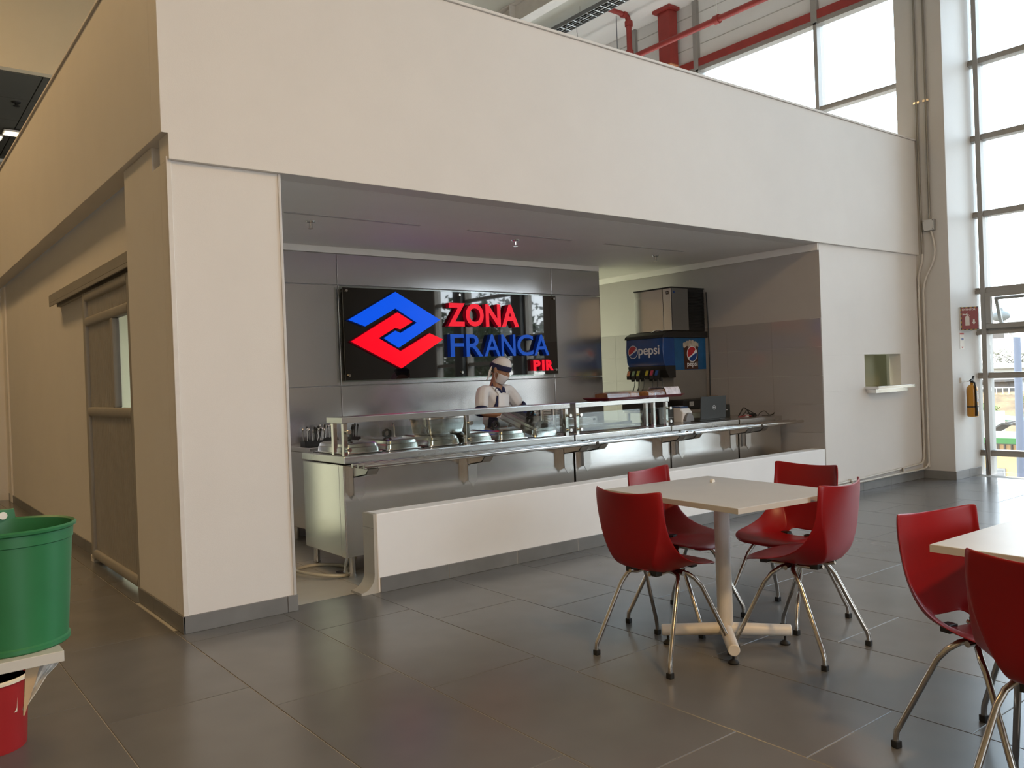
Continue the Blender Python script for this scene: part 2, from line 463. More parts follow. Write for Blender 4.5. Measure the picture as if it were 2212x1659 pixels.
# main roof, lower soffit above the kitchen and the strip by the windows
ROOF = mat('roof_panel', (.60, .60, .54), .6, var=.03, vscale=1)
c1 = struct(MB().box(-9, 3.0, FY0, 9.1, 8.5, 8.6).box(3.0, XR+.1, FY0, -1.0, 8.5, 8.6).box(3.0, 3.1, -1, 9.1, 6.75, 8.5).box(3.0, XR, -1.1, -1.0, 6.9, 8.5).build('ceiling', mat('hall_ceiling', (.70, .66, .58), .6)))
c2 = struct(MB().box(7.32, XR+.1, -1.0, 9.0, 7.25, 7.35).box(7.30, 7.36, -1, 9, 6.72, 7.35).build('ceiling', mat('white_soffit', (.78, .77, .74), .6)))
c3 = sempty('ceiling', (3, -1, 6.75))
for i in range(4):
    for j in range(5):
        x0, y0 = 3.1+i*1.05, -1+j*2.0
        MB().box(x0+.006, x0+1.044, y0+.006, y0+1.994, 6.75, 6.80).build('panel', ROOF, c3)
dc = sempty('ceiling', (0, 9.1, 6.1))
DT = mat('dark_ceiling_tile', (.085, .083, .068), .7, objvar=.12)
g0 = None
for i in range(14):
    for j in range(13):
        x0, y0 = -7.2+i*.9, 9.15+j*1.2
        if g0 is None:
            g0 = MB().box(0, .885, 0, 1.185, 0, .03).build('panel', DT, dc, world=False); g0.location = (x0, y0-9.1, 0)
        else: inst(g0, (x0, y0-9.1, 0), dc)
MB().box(-9, 9, 9.1, 26, 6.132, 6.15).build('grid_backing', BLACK, dc)
MB().box(-7, 6, 14.3, 14.55, 6.04, 6.10).build('cross_beam', WHITEMET, dc)

# ---- baseboards (individual tiles with light joints)
def baseboard(name, segs):
    root = sempty(name)
    for s_ in segs: MB().box(*s_).build('tile', BASE, root, bevel=.002, seg=1)
    return root
struct(MB().box(-.0295, .119, .951, 8.1, -.19, .0006).build('floor', TILE))
BB = .098
sg = [(-.010, .60, -.012, 0, 0, BB), (.604, AX+.012, -.012, .03, 0, BB)]
x = CX+.03
joints = [CX+.03, 1.77, 2.375, 2.98, 3.58, 4.18, 4.79, 5.39, 5.99, 6.6, 7.2, 7.8, 8.4, LX]
for a, b in zip(joints, joints[1:]): sg.append((a+.0015, b-.0015, -.012, 0, 0, BB))
baseboard('baseboard_front', sg)
struct(MB().box(CX+.03, LX, -.010, 0, .002, BB-.001).build('trim_7', GROUT_L))
sg = [(-.012, 0, -.012, .60, 0, BB), (-.012, 0, .604, .95, 0, BB)]
for i in range(9): sg.append((.108, .12, 2.62+i*.6, 3.216+i*.6, 0, BB))
sg.append((.0, .12, .952, .964, 0, BB))
baseboard('baseboard_left', sg)
baseboard('baseboard_right', [(LX-.012, LX, CY0-.012, -.012, 0, BB), (LX, LX+.33, CY0-.012, CY0, 0, BB), (LX+.333, XR, CY0-.012, CY0, 0, BB)])

# ---- big curtain wall on the right
def window(name, y0, y1, zs, ys, z0, z1, deep=.16):
    root = sempty(name, (XR, y0, 0))
    for y in ys:
        MB().box(XR-.02, XR+deep, y-.028, y+.028, z0, z1).build('mullion', FRAME, root, bevel=.004)
    yy = sorted(ys)
    for z in zs:
        for a, b in zip(yy, yy[1:]):
            MB().box(XR+.01, XR+deep-.03, a+.028, b-.028, z-.035, z+.035).box(XR-.005, XR+.01, a+.028, b-.028, z-.035, z+.005).build('transom', FRAME, root, bevel=.003)
    zz = sorted(set([z0]+list(zs)+[z1]))
    for a, b in zip(yy, yy[1:]):
        for c, d in zip(zz, zz[1:]):
            MB().box(XR+.070, XR+.076, a+.03, b-.03, c+.03, d-.03).build('pane', GLASS, root)
    return root
struct(MB().box(XR-.30, XR+.16, -2.55, -1.25, 0, 8.5).build('wall_right', mat('column_paint', (.66, .64, .60))))
for yc in (-3.95, -6.05): struct(MB().box(XR-.12, XR+.16, yc-.15, yc+.15, 0, 8.5).build('wall_right', mat('dark_steel_column', (.085, .095, .10), .5)))
struct(MB().box(XR-.02, XR+.16, -7.9, -7.15, 0, 8.5).build('wall_right', mat('grey_pier', (.17, .18, .19), .5)))
ys1 = [-.33, -.466, -1.225]
for yy_ in ([-2.575, -3.785], [-4.115, -5.885], [-6.215, -7.125]):
    window('window_4', yy_[0], yy_[1], [.262, 1.193, 1.72, 2.214, 3.13, 4.045, 4.955, 5.87, 6.78], yy_, 0.0, 8.4)
w1 = window('window_1', -.3, -1.25, [.262, 1.193, 1.72, 2.214, 3.13, 4.045, 4.955, 5.87, 6.78], ys1, 0.0, 8.4)
w2 = window('window_2', .2, 8.4, [4.96], [.205, 1.61, 3.68, 5.0, 6.3, 7.6, 8.4], 3.9, 6.17)
MB().box(XR, XR+.05, .2, 8.4, 0, 3.9).build('wall_panel', WALLP, w2)
# header above the upper windows: spandrel, red channel, posts
hd = struct(MB().box(XR+.02, XR+.14, .2, 8.4, 6.32, 7.3).build('wall_right', PAINT_G))
for z in (6.55, 6.8, 7.05): MB().box(XR+.014, XR+.022, .2, 8.4, z, z+.012).build('board_joint', mat('spandrel_joint', (.42, .41, .38), .7), hd)
MB().box(XR-.03, XR+.10, .2, 8.4, 6.20, 6.32).build('red_channel', REDPAINT, hd)
MB().box(XR-.02, XR+.12, .2, 8.4, 6.13, 6.20).build('grey_channel', FRAME, hd)
for y in (1.61, 3.68, 5.0):
    MB().box(XR-.04, XR+.06, y-.045, y+.045, 6.16, 7.26).build('post', FRAME, hd)
# tilted opening sash
sa = struct(bpy.data.objects.new('window_3', None)); COL.objects.link(sa); sa.location = (XR, -.5, 2.17)
m = MB().box(XR-.03, XR+.03, -1.20, -.495, 2.13, 2.18).box(XR-.03, XR+.03, -1.20, -.495, 1.75, 1.81).box(XR-.03, XR+.03, -.555, -.495, 1.81, 2.13)
m.build('sash_frame', FRAME, sa, bevel=.004)
m = MB(); ang = math.radians(22)
def sp(y, t): return (XR+.05+math.sin(ang)*t, y, 2.12-math.cos(ang)*t)
for (ya, yb, t0_, t1_) in ((-.60, -.565, 0, .36), (-1.18, -.60, .325, .36), (-1.18, -.6, 0, .03)):
    vs = [sp(ya, t0_), sp(yb, t0_), sp(yb, t1_), sp(ya, t1_)]
    vs += [(v[0]+.03, v[1], v[2]+.012) for v in vs]
    m.add(vs, [(0,3,2,1),(4,5,6,7),(0,1,5,4),(1,2,6,5),(2,3,7,6),(3,0,4,7)])
m.build('opening_vent', FRAME, sa)

# ---- sliding door on the left wall
d1 = sempty('door_1', (.08, 1.2, 0))
DY0, DY1, DX0, DX1 = 1.12, 2.62, .055, .10
ST = .075
def rail_round(y0, y1, z, h=.07):
    b = MB(); pts = []
    for i in range(9):
        a = -PI/2+PI*i/8; pts.append((DX0-math.cos(a)*.013, z+math.sin(a)*h/2))
    pts = [(DX1, z-h/2)]+pts+[(DX1, z+h/2)]
    return b.prism([(p[0], p[1]) for p in pts], 1, y0, y1)
MB().box(DX0-.012, DX1, DY1-ST, DY1, .03, 2.18).build('stile', ALU_D, d1, bevel=.012, seg=3)
MB().box(DX0-.012, DX1, DY0, DY0+ST, .03, 2.18).build('stile', ALU_D, d1, bevel=.012, seg=3)
for z, y0, y1 in ((2.145, DY0+ST, DY1-ST), (1.945, DY0+ST, DY1-ST), (1.225, DY0+ST, DY1-ST), (.075, DY0+ST, DY1-ST)):
    rail_round(y0, y1, z).build('rail', ALU_D, d1, smooth=40)
MB().box(DX0-.008, DX1, 1.655, 1.715, 1.26, 1.91).build('mullion', ALU_D, d1, bevel=.008)
def slats(y0, y1, z0, z1):
    n = max(1, round((y1-y0)/.055)); s_ = (y1-y0)/n
    for i in range(n):
        a = y0+i*s_
        MB().prism([(DX0+.022, a+.001), (DX0+.014, a+.007), (DX0+.014, a+s_-.007), (DX0+.022, a+s_-.001), (DX0+.032, a+s_-.001), (DX0+.032, a+.001)], 2, z0, z1).build('slat', ALU_D, d1)
slats(DY0+ST, DY1-ST, 1.98, 2.11); slats(1.715, DY1-ST, 1.26, 1.91); slats(DY0+ST, DY1-ST, .11, 1.19)
MB().box(DX0+.018, DX0+.024, DY0+ST, 1.655, 1.26, 1.91).build('pane', GLASS, d1)
MB().box(.02, .12, 1.0, 3.95, 2.225, 2.30).box(.02, .032, 1.0, 3.95, 2.195, 2.225).box(.085, .12, 1.0, 3.95, 2.195, 2.225).build('track', ALU_D, d1, bevel=.003)
MB().box(.05, .12, 2.60, 2.70, .0, .05).build('guide_block', WHITEMET, d1, bevel=.004)

D2R = math.radians
# ================================================================== SERVING LINE
CYF, CYB, CTOP = .47, 1.16, .86
def counter(x0, x1, label, brs, left_panel=False, dep=CYB):
    t = thing('serving_counter', label, 'counter', (x0, CYF, 0), group='stainless serving counters')
    MB().box(x0+.004, x1-.004, CYF+.012, dep, .15, .80).build('cabinet', STEEL, t, bevel=.004)
    MB().box(x0+.002, x1-.002, CYF-.004, dep+.02, .808, CTOP).build('worktop', STEEL_H, t, bevel=.005)
    for fx in (x0+.06, x1-.06):
        for fy in (CYF+.05, dep-.06):
            MB().cyl((fx, fy, 0), (fx, fy, .16), .022, n=12).cyl((fx, fy, 0), (fx, fy, .03), .026, n=12).build('leg', STEEL_P, t, smooth=40)
    if left_panel:
        MB().box(x0-.001, x0+.005, CYF+.085, dep-.005, .155, .795).build('side_panel', STEEL, t, bevel=.002)
        MB().box(x0-.003, x0+.005, CYF+.012, CYF+.078, .15, .80).build('corner_post', STEEL, t, bevel=.002)
    ends = [(x0+.015, x1-.003)]
    for i, ry in enumerate((.385, .30, .215)):
        MB().tube([(x0+.02, ry, .803), (x1-.004, ry, .803)], .0155, 14).build('tray_rail', STEEL_P, t, smooth=40)
    for bx in brs:
        # folded upright with a pointed foot, and a tapering arm that carries the rails
        up_ = MB()
        up_.prism([(bx-.042, .79), (bx-.042, .60), (bx, .545), (bx+.042, .60), (bx+.042, .79)], 1, CYF-.055, CYF-.047)
        up_.prism([(CYF-.052, .79), (CYF-.052, .60), (CYF+.012, .575), (CYF+.012, .79)], 0, bx-.042, bx-.036)
        up_.prism([(CYF-.052, .79), (CYF-.052, .60), (CYF+.012, .575), (CYF+.012, .79)], 0, bx+.036, bx+.042)
        up_.build('bracket', STEEL_H, t)
        ar = MB()
        ar.prism([(CYF-.05, .787), (CYF-.05, .715), (.235, .745), (.195, .787)], 0, bx-.042, bx-.037)
        ar.prism([(CYF-.05, .787), (CYF-.05, .715), (.235, .745), (.195, .787)], 0, bx+.037, bx+.042)
        ar.prism([(CYF-.05, .722), (CYF-.05, .715), (.235, .745), (.195, .787), (.202, .787), (.24, .752)], 0, bx-.042, bx+.042)
        ar.build('bracket_arm', STEEL_H, t)
    return t
counter(1.245, 3.412, 'longest stainless serving counter, at the open left end, under the food pan lids', (1.33, 2.30, 3.285), True)
counter(3.425, 4.648, 'stainless serving counter carrying the short glass guard with pastry trays', (3.505, 4.50))
counter(4.660, 5.690, 'stainless serving counter under the open laptop', (4.735, 5.515))
counter(5.705, 6.44, 'short stainless serving counter against the tiled right wall, under the loose cables', (5.765,))
# dark hot wells let into the first counter
HOTW = mat('dark_well', (.05, .05, .05), .4)
for i in range(6):
    x0 = 1.30+i*.345
    wl_ = MB().box(x0, x0+.325, .60, 1.09, CTOP-.001, CTOP+.006)
    o = wl_.build('food_well', HOTW, None); tag(o, ['first', 'second', 'third', 'fourth', 'fifth', 'sixth'][i]+' dark food well from the left end of the long counter', 'food well', 'food wells in the serving counter')
o = MB().box(3.60, 4.50, .62, 1.05, CTOP-.001, CTOP+.005).build('dark_hotplate', mat('hotplate', (.07, .035, .03), .35)); tag(o, 'dark brown flat hotplate let into the counter under the short glass guard', 'hotplate')

# sneeze guards
def guard(x0, x1, posts, label, gx0, gx1):
    t = thing('sneeze_guard', label, 'glass guard', (x0, .52, CTOP), group='glass guards on the counters')
    MB().box(x0, x1, .50, .745, 1.092, 1.134).build('shelf', STEEL_H, t, bevel=.003)
    for px in posts:
        for py in ((.525,) if 2 < px < 3 else (.525, .685)):
            MB().box(px-.0165, px+.0165, py-.0165, py+.0165, CTOP, 1.092).build('post', STEEL_P, t, bevel=.003)
        for z in (.905, 1.03):
            kn = MB().cyl((px+.012, .508, z), (px+.012, .485, z), .010, n=12).cyl((px+.012, .486, z), (px+.012, .470, z), .017, .015, n=14)
            kn.build('clamp_knob', STEEL_P, t, smooth=40)
    MB().box(gx0, gx1, .487, .493, .885, 1.045).build('pane', GUARD, t)
    return t
guard(1.255, 3.405, (1.285, 2.335, 3.372), 'long glass guard with steel shelf above the food pan lids', 1.262, 3.40)
g2 = guard(3.470, 4.672, (3.495, 4.648), 'short glass guard with steel shelf carrying the pastry trays', 3.475, 4.705)
MB().box(4.525, 4.558, .668, .70, CTOP, 1.092).build('post', STEEL_P, g2, bevel=.003)
MB().box(3.215, 3.248, .668, .70, CTOP, 1.092).build('post', STEEL_P, bpy.data.objects['sneeze_guard'], bevel=.003)

# food pan lids with hexagonal black handles
def lid_mesh(wx, wy, h=.075):
    rows = []
    def ring(sx, sy, z, r):
        p = []
        for (cx_, cy_, a0) in ((sx-r, sy-r, 0), (-sx+r, sy-r, PI/2), (-sx+r, -sy+r, PI), (sx-r, -sy+r, 1.5*PI)):
            for i in range(5):
                a = a0+i*PI/8; p.append(Vector((cx_+r*math.cos(a), cy_+r*math.sin(a), z)))
        return p
    X, Y = wx/2, wy/2
    rings = [ring(X, Y, 0, .025), ring(X, Y, .006, .025), ring(X-.016, Y-.016, .008, .03), ring(X-.020, Y-.020, h*.55, .03), ring(X-.026, Y-.026, h*.60, .03), ring(X-.030, Y-.030, h*.88, .03), ring(X-.05, Y-.05, h, .03), ring(X-.12, Y-.14, h+.004, .02)]
    b = MB(); n = 20
    for i in range(len(rings)-1):
        s0 = len(b.v); b.add(rings[i]+rings[i+1], [(j, (j+1) % n, n+(j+1) % n, n+j) for j in range(n)])
    b.add(rings[-1], [tuple(range(n))]); b.add(rings[0], [tuple(range(n-1, -1, -1))])
    return b
def handle_mesh(h):
    b = MB(); R0, R1 = .040, .024
    o_ = [(R0*math.cos(PI/6+i*PI/3)*1.0, h+.035+R0*math.sin(PI/6+i*PI/3)*.95) for i in range(6)]
    i_ = [(R1*math.cos(PI/6+i*PI/3), h+.037+R1*math.sin(PI/6+i*PI/3)) for i in range(6)]
    for k in range(6):
        q = [o_[k], o_[(k+1) % 6], i_[(k+1) % 6], i_[k]]
        b.prism(q, 1, -.012, .012)
    return b.box(-.03, .03, -.014, .014, h-.002, h+.006)
def pan_lid(loc, rotm, label, wx=.315, wy=.52, handle=True):
    t = thing('pan_lid', label, 'pan lid', loc, group='food pan lids'); t.rotation_euler = rotm
    lid_mesh(wx, wy).build('lid', STEEL_P, t, world=False, smooth=35)
    if handle:
        b = handle_mesh(.075)
        b.build('handle', BLACK, t, world=False)
    return t
WZ = CTOP+.006
pan_lid((1.462, .83, WZ), (0, 0, 0), 'food pan lid with black handle at the left end of the counter')
pan_lid((1.807, .85, WZ), (0, 0, .03), 'food pan lid with upright black handle, second from the left end')
pan_lid((2.185, .84, WZ), (0, 0, -.02), 'food pan lid carrying the deep steel pan', handle=False)
pan_lid((2.500, .84, WZ), (0, 0, .02), 'food pan lid just right of the middle guard post')
pan_lid((2.845, .83, WZ), (0, 0, 0), 'flat closed food pan lid in front of the worker')
pan_lid((3.165, .785, .950), (D2R(18.5), 0, .05), 'food pan lid tilted open in the gloved hands of the worker')

# deep steel pan with flat cover on the third lid
t = thing('deep_pan', 'deep stainless food pan with a flat cover standing on a lid', 'pan', (2.270, .84, WZ+.079))
b = MB(); n = 20
def rr(sx, sy, z, r):
    p = []
    for (cx_, cy_, a0) in ((sx-r, sy-r, 0), (-sx+r, sy-r, PI/2), (-sx+r, -sy+r, PI), (sx-r, -sy+r, 1.5*PI)):
        for i in range(5):
            a = a0+i*PI/8; p.append(Vector((cx_+r*math.cos(a), cy_+r*math.sin(a), z)))
    return p
rg = [rr(.165, .125, 0, .03), rr(.172, .132, .01, .035), rr(.188, .148, .118, .035), rr(.192, .152, .122, .035), rr(.192, .152, .135, .035), rr(.205, .165, .138, .03)]
for i in range(len(rg)-1): b.add(rg[i]+rg[i+1], [(j, (j+1) % n, n+(j+1) % n, n+j) for j in range(n)])
b.add(rg[0], [tuple(range(n-1, -1, -1))])
b.build('pan_body', STEEL, t, world=False, smooth=40)
MB().add(rr(.212, .172, .139, .03)+rr(.212, .172, .144, .03), [tuple(range(n-1, -1, -1)), tuple(range(n, 2*n))]+[(j, (j+1) % n, n+(j+1) % n, n+j) for j in range(n)]).build('flat_cover', STEEL_P, t, world=False)

# ---- rear bench along the panel wall with cutlery, plates and small machines
RB = thing('rear_bench', 'long stainless rear bench along the panel wall', 'bench', (1.56, 2.0, 0))
MB().box(1.565, 5.42, 1.73, 2.28, .14, .80).build('cabinet', STEEL, RB, bevel=.004)
MB().box(1.555, 5.43, 1.72, 2.285, .803, .845).build('worktop', STEEL_H, RB, bevel=.004)
for fx in (1.63, 3.5, 5.35):
    for fy in (1.80, 2.22): MB().cyl((fx, fy, 0), (fx, fy, .15), .022, n=10).build('leg', STEEL_P, RB, smooth=40)
def cutlery_bin(x, y, wx, cnt, label, n0, z=.845, h=.05, black=False):
    t = thing('cutlery_bin', label, 'cutlery bin', (x, y, z))
    MB().box(-wx/2, wx/2, -.05, .05, 0, .004).box(-wx/2, wx/2, -.05, -.046, 0, h).box(-wx/2, wx/2, .046, .05, 0, h).box(-wx/2, -wx/2+.004, -.05, .05, 0, h).box(wx/2-.004, wx/2, -.05, .05, 0, h).build('bin', BLACK, t, world=False)
    rnd = random.Random(int(x*1000))
    for i in range(cnt):
        px = x-wx/2+.018+(wx-.036)*i/(cnt-1); py = y+rnd.uniform(-.03, .03)
        lean = rnd.uniform(-.18, .18); hh = rnd.uniform(.115, .150)
        q = MB()
        x1_, y1_ = lean*hh, rnd.uniform(-.1, .1)*hh
        q.tube([(0, 0, .004), (x1_*.6, y1_*.6, hh*.6), (x1_, y1_, hh)], [.0035, .004, .006], 6)
        q.lathe([(0.0, hh-.004), (.010, hh+.006), (.011, hh+.016), (.006, hh+.026), (0, hh+.029)], (x1_, y1_, 0), 8)
        o = q.build('cutlery_piece', BLACK if (black or rnd.random() < .3) else STEEL_P, None, smooth=60); o.location = (px, py, z)
        tag(o, n0, 'cutlery', n0)
cutlery_bin(1.66, 1.86, .20, 15, 'black bin of upright cutlery at the left end of the rear bench', 'cutlery upright in the leftmost bin')
cutlery_bin(1.90, 2.12, .19, 12, 'black bin of upright cutlery seen behind the left guard post', 'cutlery upright in the bin behind the left guard post')
cutlery_bin(2.09, 1.96, .09, 6, 'narrow black bin of dark handled cutlery behind the first pan lid', 'dark handled cutlery behind the first pan lid', black=True)
def plates(x, y, cnt, r, z0, lab):
    prof = [(0, .002), (r*.55, .002), (r*.6, .004), (r, .016), (r, .019), (r*.58, .0075), (0, .006)]
    p0 = None
    for i in range(cnt):
        if p0 is None:
            p0 = MB().lathe(prof, n=28).build('plate', WHITEP, None, smooth=40); o = p0
        else: o = p0.copy(); COL.objects.link(o)
        o.location = (x+random.uniform(-.004, .004), y+random.uniform(-.004, .004), z0+i*.0165)
        tag(o, lab, 'plate', lab)
plates(2.92, 1.95, 9, .12, .845, 'white plate stacked on the rear bench behind the deep pan')
plates(4.42, 2.02, 10, .14, .845, 'white plate stacked on the rear bench behind the tilted lid')
# small silver box behind the short guard
t = thing('steel_caddy', 'long low silver steel box on the rear bench behind the short guard', 'box', (4.72, 1.86, .845))
MB().box(-.25, .25, -.06, .06, .0, .075).build('box_body', STEEL_H, t, world=False, bevel=.006)
MB().cyl((.20, -.061, .045), (.20, -.066, .045), .012, n=12).build('knob', BLACK, t, world=False)
# slim faucet behind the lids
t = thing('bench_faucet', 'slim curved steel tap on the rear bench behind the lids', 'tap', (2.62, 2.15, .845))
MB().tube([(0, 0, 0), (0, 0, .10), (-.01, -.01, .13), (-.04, -.04, .14), (-.06, -.06, .12)], .008, 8).build('spout', STEEL_P, t, world=False, smooth=60)
MB().cyl((0, 0, 0), (0, 0, .02), .02, n=12).build('base', STEEL_P, t, world=False, smooth=40)

# ================================================================== SIGN
SG = thing('wall_sign', 'black glossy wall sign with blue and red emblem and raised words ZONA FRANCA PIR', 'sign', (3.48, 2.26, 1.83))
SIGNP = mat('black_acrylic', (.006, .0065, .007), .015, spec=.9, coat=1.0)
MB().box(2.17, 4.80, 2.232, 2.240, 1.405, 2.275).build('sign_panel', SIGNP, SG, bevel=.001)
MB().box(2.145, 4.815, 2.241, 2.251, 1.39, 2.292).build('clear_backing', ACRYL, SG, bevel=.002)
for x in (2.205, 3.485, 4.765):
    for z in (1.45, 2.245):
        MB().cyl((x, 2.232, z), (x, 2.214, z), .013, n=14).cyl((x, 2.30, z), (x, 2.25, z), .009, n=10).build('standoff', STEEL_P, SG, smooth=40)
BLUE_L = mat('blue_acrylic', (.0, .075, .55), .22, spec=.35, emit=(.0, .075, .72), estr=.78)
RED_L = mat('red_acrylic', (.72, .0, .012), .22, spec=.35, emit=(.95, .0, .012), estr=.80)
BLUE_D = mat('blue_letter', (.004, .07, .42), .25, spec=.3, emit=(.0, .075, .52), estr=.42)
RED_D = mat('red_letter', (.66, .0, .012), .25, spec=.3, emit=(.9, .0, .02), estr=.62)
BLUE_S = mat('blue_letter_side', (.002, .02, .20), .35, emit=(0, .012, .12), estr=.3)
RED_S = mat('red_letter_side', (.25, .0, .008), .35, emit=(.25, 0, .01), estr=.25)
blue = [(2.197, 1.968), (2.712, 2.247), (3.216, 1.983), (2.725, 1.704), (2.564, 1.798), (2.696, 1.871), (2.75, 1.847), (2.94, 1.951), (2.705, 2.085), (2.372, 1.908)]
redp = [(2.218, 1.766), (2.727, 2.049), (2.892, 1.958), (2.752, 1.883), (2.697, 1.899), (2.51, 1.798), (2.747, 1.672), (3.086, 1.848), (3.242, 1.786), (2.749, 1.505)]
def slabpoly(poly, m0, m1, name):
    b = MB(); n = len(poly)
    b.m = 0; b.add([(x, 2.190, z) for x, z in poly], [tuple(range(n))])
    b.m = 1; b.add([(x, 2.190, z) for x, z in poly]+[(x, 2.230, z) for x, z in poly], [(i, (i+1) % n, n+(i+1) % n, n+i) for i in range(n)])
    return b.build(name, [m0, m1], SG)
slabpoly(blue, BLUE_L, BLUE_S, 'emblem_half'); slabpoly(redp, RED_L, RED_S, 'emblem_half')['label'] = 'red emblem half'
def letter(ch, x0, x1, z0, h, m0, m1, bold, depth=.058):
    b = text_mb(ch, h/.70, depth, Matrix.Identity(4), bold)
    xs = [v.x for v in b.v]; ys = [v.y for v in b.v]
    xa, xb, ya, yb = min(xs), max(xs), min(ys), max(ys)
    for v in b.v:
        zz = v.z
        v.x, v.y, v.z = x0+(v.x-xa)/(xb-xa)*(x1-x0), 2.230-depth/2-zz-.0, z0+(v.y-ya)/(yb-ya)*h
    b.mi = []
    for f in b.f:
        ym = max(b.v[i].y for i in f)
        b.mi.append(0 if ym < 2.230-depth+.006 else 1)
    return b.build('letter', [m0, m1], SG, smooth=40)
for ch, a, c in (('Z', 3.298, 3.512), ('O', 3.520, 3.748), ('N', 3.772, 3.968), ('A', 3.982, 4.214)): letter(ch, a, c, 1.918, .237, RED_D, RED_S, .011)
for ch, a, c in (('F', 3.318, 3.485), ('R', 3.512, 3.722), ('A', 3.742, 3.950), ('N', 3.966, 4.156), ('C', 4.178, 4.402), ('A', 4.414, 4.628)): letter(ch, a, c, 1.609, .228, BLUE_D, BLUE_S, .003)
for ch, a, c in (('P', 4.400, 4.503), ('I', 4.523, 4.562), ('R', 4.580, 4.692)): letter(ch, a, c, 1.442, .118, RED_D, RED_S, .010, .05)

# ceiling sprinklers in the recess
def sprinkler(x, y, z, label):
    t = thing('fire_sprinkler', label, 'sprinkler', (x, y, z), group='ceiling sprinklers over the counter')
    MB().lathe([(.0, .0), (.040, 0), (.036, -.010), (.012, -.016), (0, -.016)], n=18).build('rosette', STEEL_P, t, world=False, smooth=40)
    MB().cyl((0, 0, -.01), (0, 0, -.045), .009, .006, 8).box(-.014, -.010, -.003, .003, -.06, -.012).box(.010, .014, -.003, .003, -.06, -.012).build('frame', STEEL, t, world=False)
    MB().lathe([(0, -.058), (.022, -.058), (.022, -.061), (0, -.061)], n=14).build('deflector', STEEL_P, t, world=False)
sprinkler(1.431, 1.261, ZF, 'small pendant sprinkler at the left end of the recess ceiling')
sprinkler(3.463, 1.240, ZF, 'small pendant sprinkler in the middle of the recess ceiling')
sprinkler(5.516, 1.363, ZF, 'small pendant sprinkler above the drinks machine')

# ================================================================== DRINKS MACHINE
XD, YS = 5.90, 1.50
TB = thing('machine_table', 'stainless table carrying the drinks machine against the tiled wall', 'table', (6.2, 1.8, 0))
MB().box(5.80, 6.50, 1.42, 2.22, .90, .945).build('tabletop', STEEL_H, TB, bevel=.004)
for x in (5.84, 6.46):
    for y in (1.46, 2.18): MB().box(x-.02, x+.02, y-.02, y+.02, 0, .90).build('leg', STEEL, TB, bevel=.003)
MB().box(5.84, 6.46, 1.46, 2.18, .25, .28).build('undershelf', STEEL, TB)
DM = thing('drinks_machine', 'blue soft drink dispenser with nozzles, swirl roundels and printed word pepsi', 'drink dispenser', (6.2, 1.75, .945))
MB().box(5.62, 6.49, 1.47, 2.06, .945, 1.055).build('drip_tray', BLACK, DM, bevel=.008)
MB().box(5.66, 5.86, 1.52, 2.02, 1.055, 1.062).build('drip_grille', STEEL, DM)
MB().box(XD, 6.485, YS, 2.06, 1.055, 1.40).build('lower_body', mat('machine_steel', (.30, .285, .265), .42, .6, var=.04), DM, bevel=.004)
MB().box(XD+.002, 6.484, YS+.004, 2.056, 1.40, 1.775).build('upper_body', mat('machine_navy', (.004, .018, .075), .3), DM, bevel=.004)
PBLUE = mat('print_blue', (.006, .05, .21), .22, var=.25, vscale=3, coat=.4)
SKYB = mat('print_sky_blue', (.010, .085, .22), .25, var=.3, vscale=3.5, coat=.3)
# bulging front with the large print
prof = [(5.905, 1.40), (5.76, 1.42), (5.715, 1.50), (5.705, 1.62), (5.715, 1.765), (5.905, 1.765)]
MB().prism(prof, 1, 1.475, 2.045).build('front_cover', PBLUE, DM, smooth=30, bevel=.006)
MB().prism([(5.91, 1.765), (5.70, 1.765), (5.715, 1.80), (5.80, 1.838), (6.49, 1.838), (6.49, 1.765)], 1, 1.468, 2.065).build('top_cover', BLACK, DM, bevel=.006)
MB().prism([(5.91, 1.31), (5.80, 1.31), (5.745, 1.40), (5.73, 1.45), (5.91, 1.45)], 1, 1.472, 2.05).build('nozzle_housing', BLACK, DM, bevel=.005)
MB().prism([(YS-.003, 1.395), (YS-.003, 1.76), (YS+.004, 1.76), (YS+.004, 1.395)], 0, 5.915, 6.478).build('side_print', SKYB, DM)
WHITE_I = mat('white_print', (.72, .74, .78), .4)
RED_I = mat('red_print', (.42, .022, .03), .4)
BLUE_I = mat('royal_print', (.008, .05, .23), .4)
def roundel(mtx, r, parent, side=False):
    def disc(rr_, z, m, n=28):
        b = MB(); b.add([(rr_*math.cos(2*PI*i/n), rr_*math.sin(2*PI*i/n), z) for i in range(n)], [tuple(range(n))]); return b.xf(mtx).build('roundel', m, parent)
    disc(r*1.06, .0015, WHITE_I)
    def half(f, z, m, upper):
        n = 20; pts = []
        R = r*.95
        a0, a1 = (math.radians(205), math.radians(42)) if upper else (math.radians(222), math.radians(372))
        arc = []
        for i in range(n+1):
            a = a0+(a1-a0)*i/n; arc.append((R*math.cos(a), R*math.sin(a)))
        p0, p1 = arc[0], arc[-1]
        wv = []
        for i in range(1, 12):
            t_ = i/12; x = p1[0]+(p0[0]-p1[0])*t_; y = p1[1]+(p0[1]-p1[1])*t_
            k = (math.sin(t_*PI*1.0)*.16 if upper else math.sin(t_*PI)*-.05)*R
            wv.append((x+k*.5, y-k))
        pts = arc+wv
        b = MB(); b.add([(p[0], p[1], z) for p in pts], [tuple(range(len(pts)))]); b.xf(mtx).build('roundel_swirl', m, parent)
    half(0, .003, RED_I, True); half(0, .003, BLUE_I, False)
roundel(frame_mtx((5.704, 1.93, 1.62), (0, -1, 0), (0, 0, 1)), .072, DM)
text_mb('pepsi', .155, .003, SIDE(5.703, 1.845, 1.583), .0015, width=.32).build('printed_word', WHITE_I, DM)
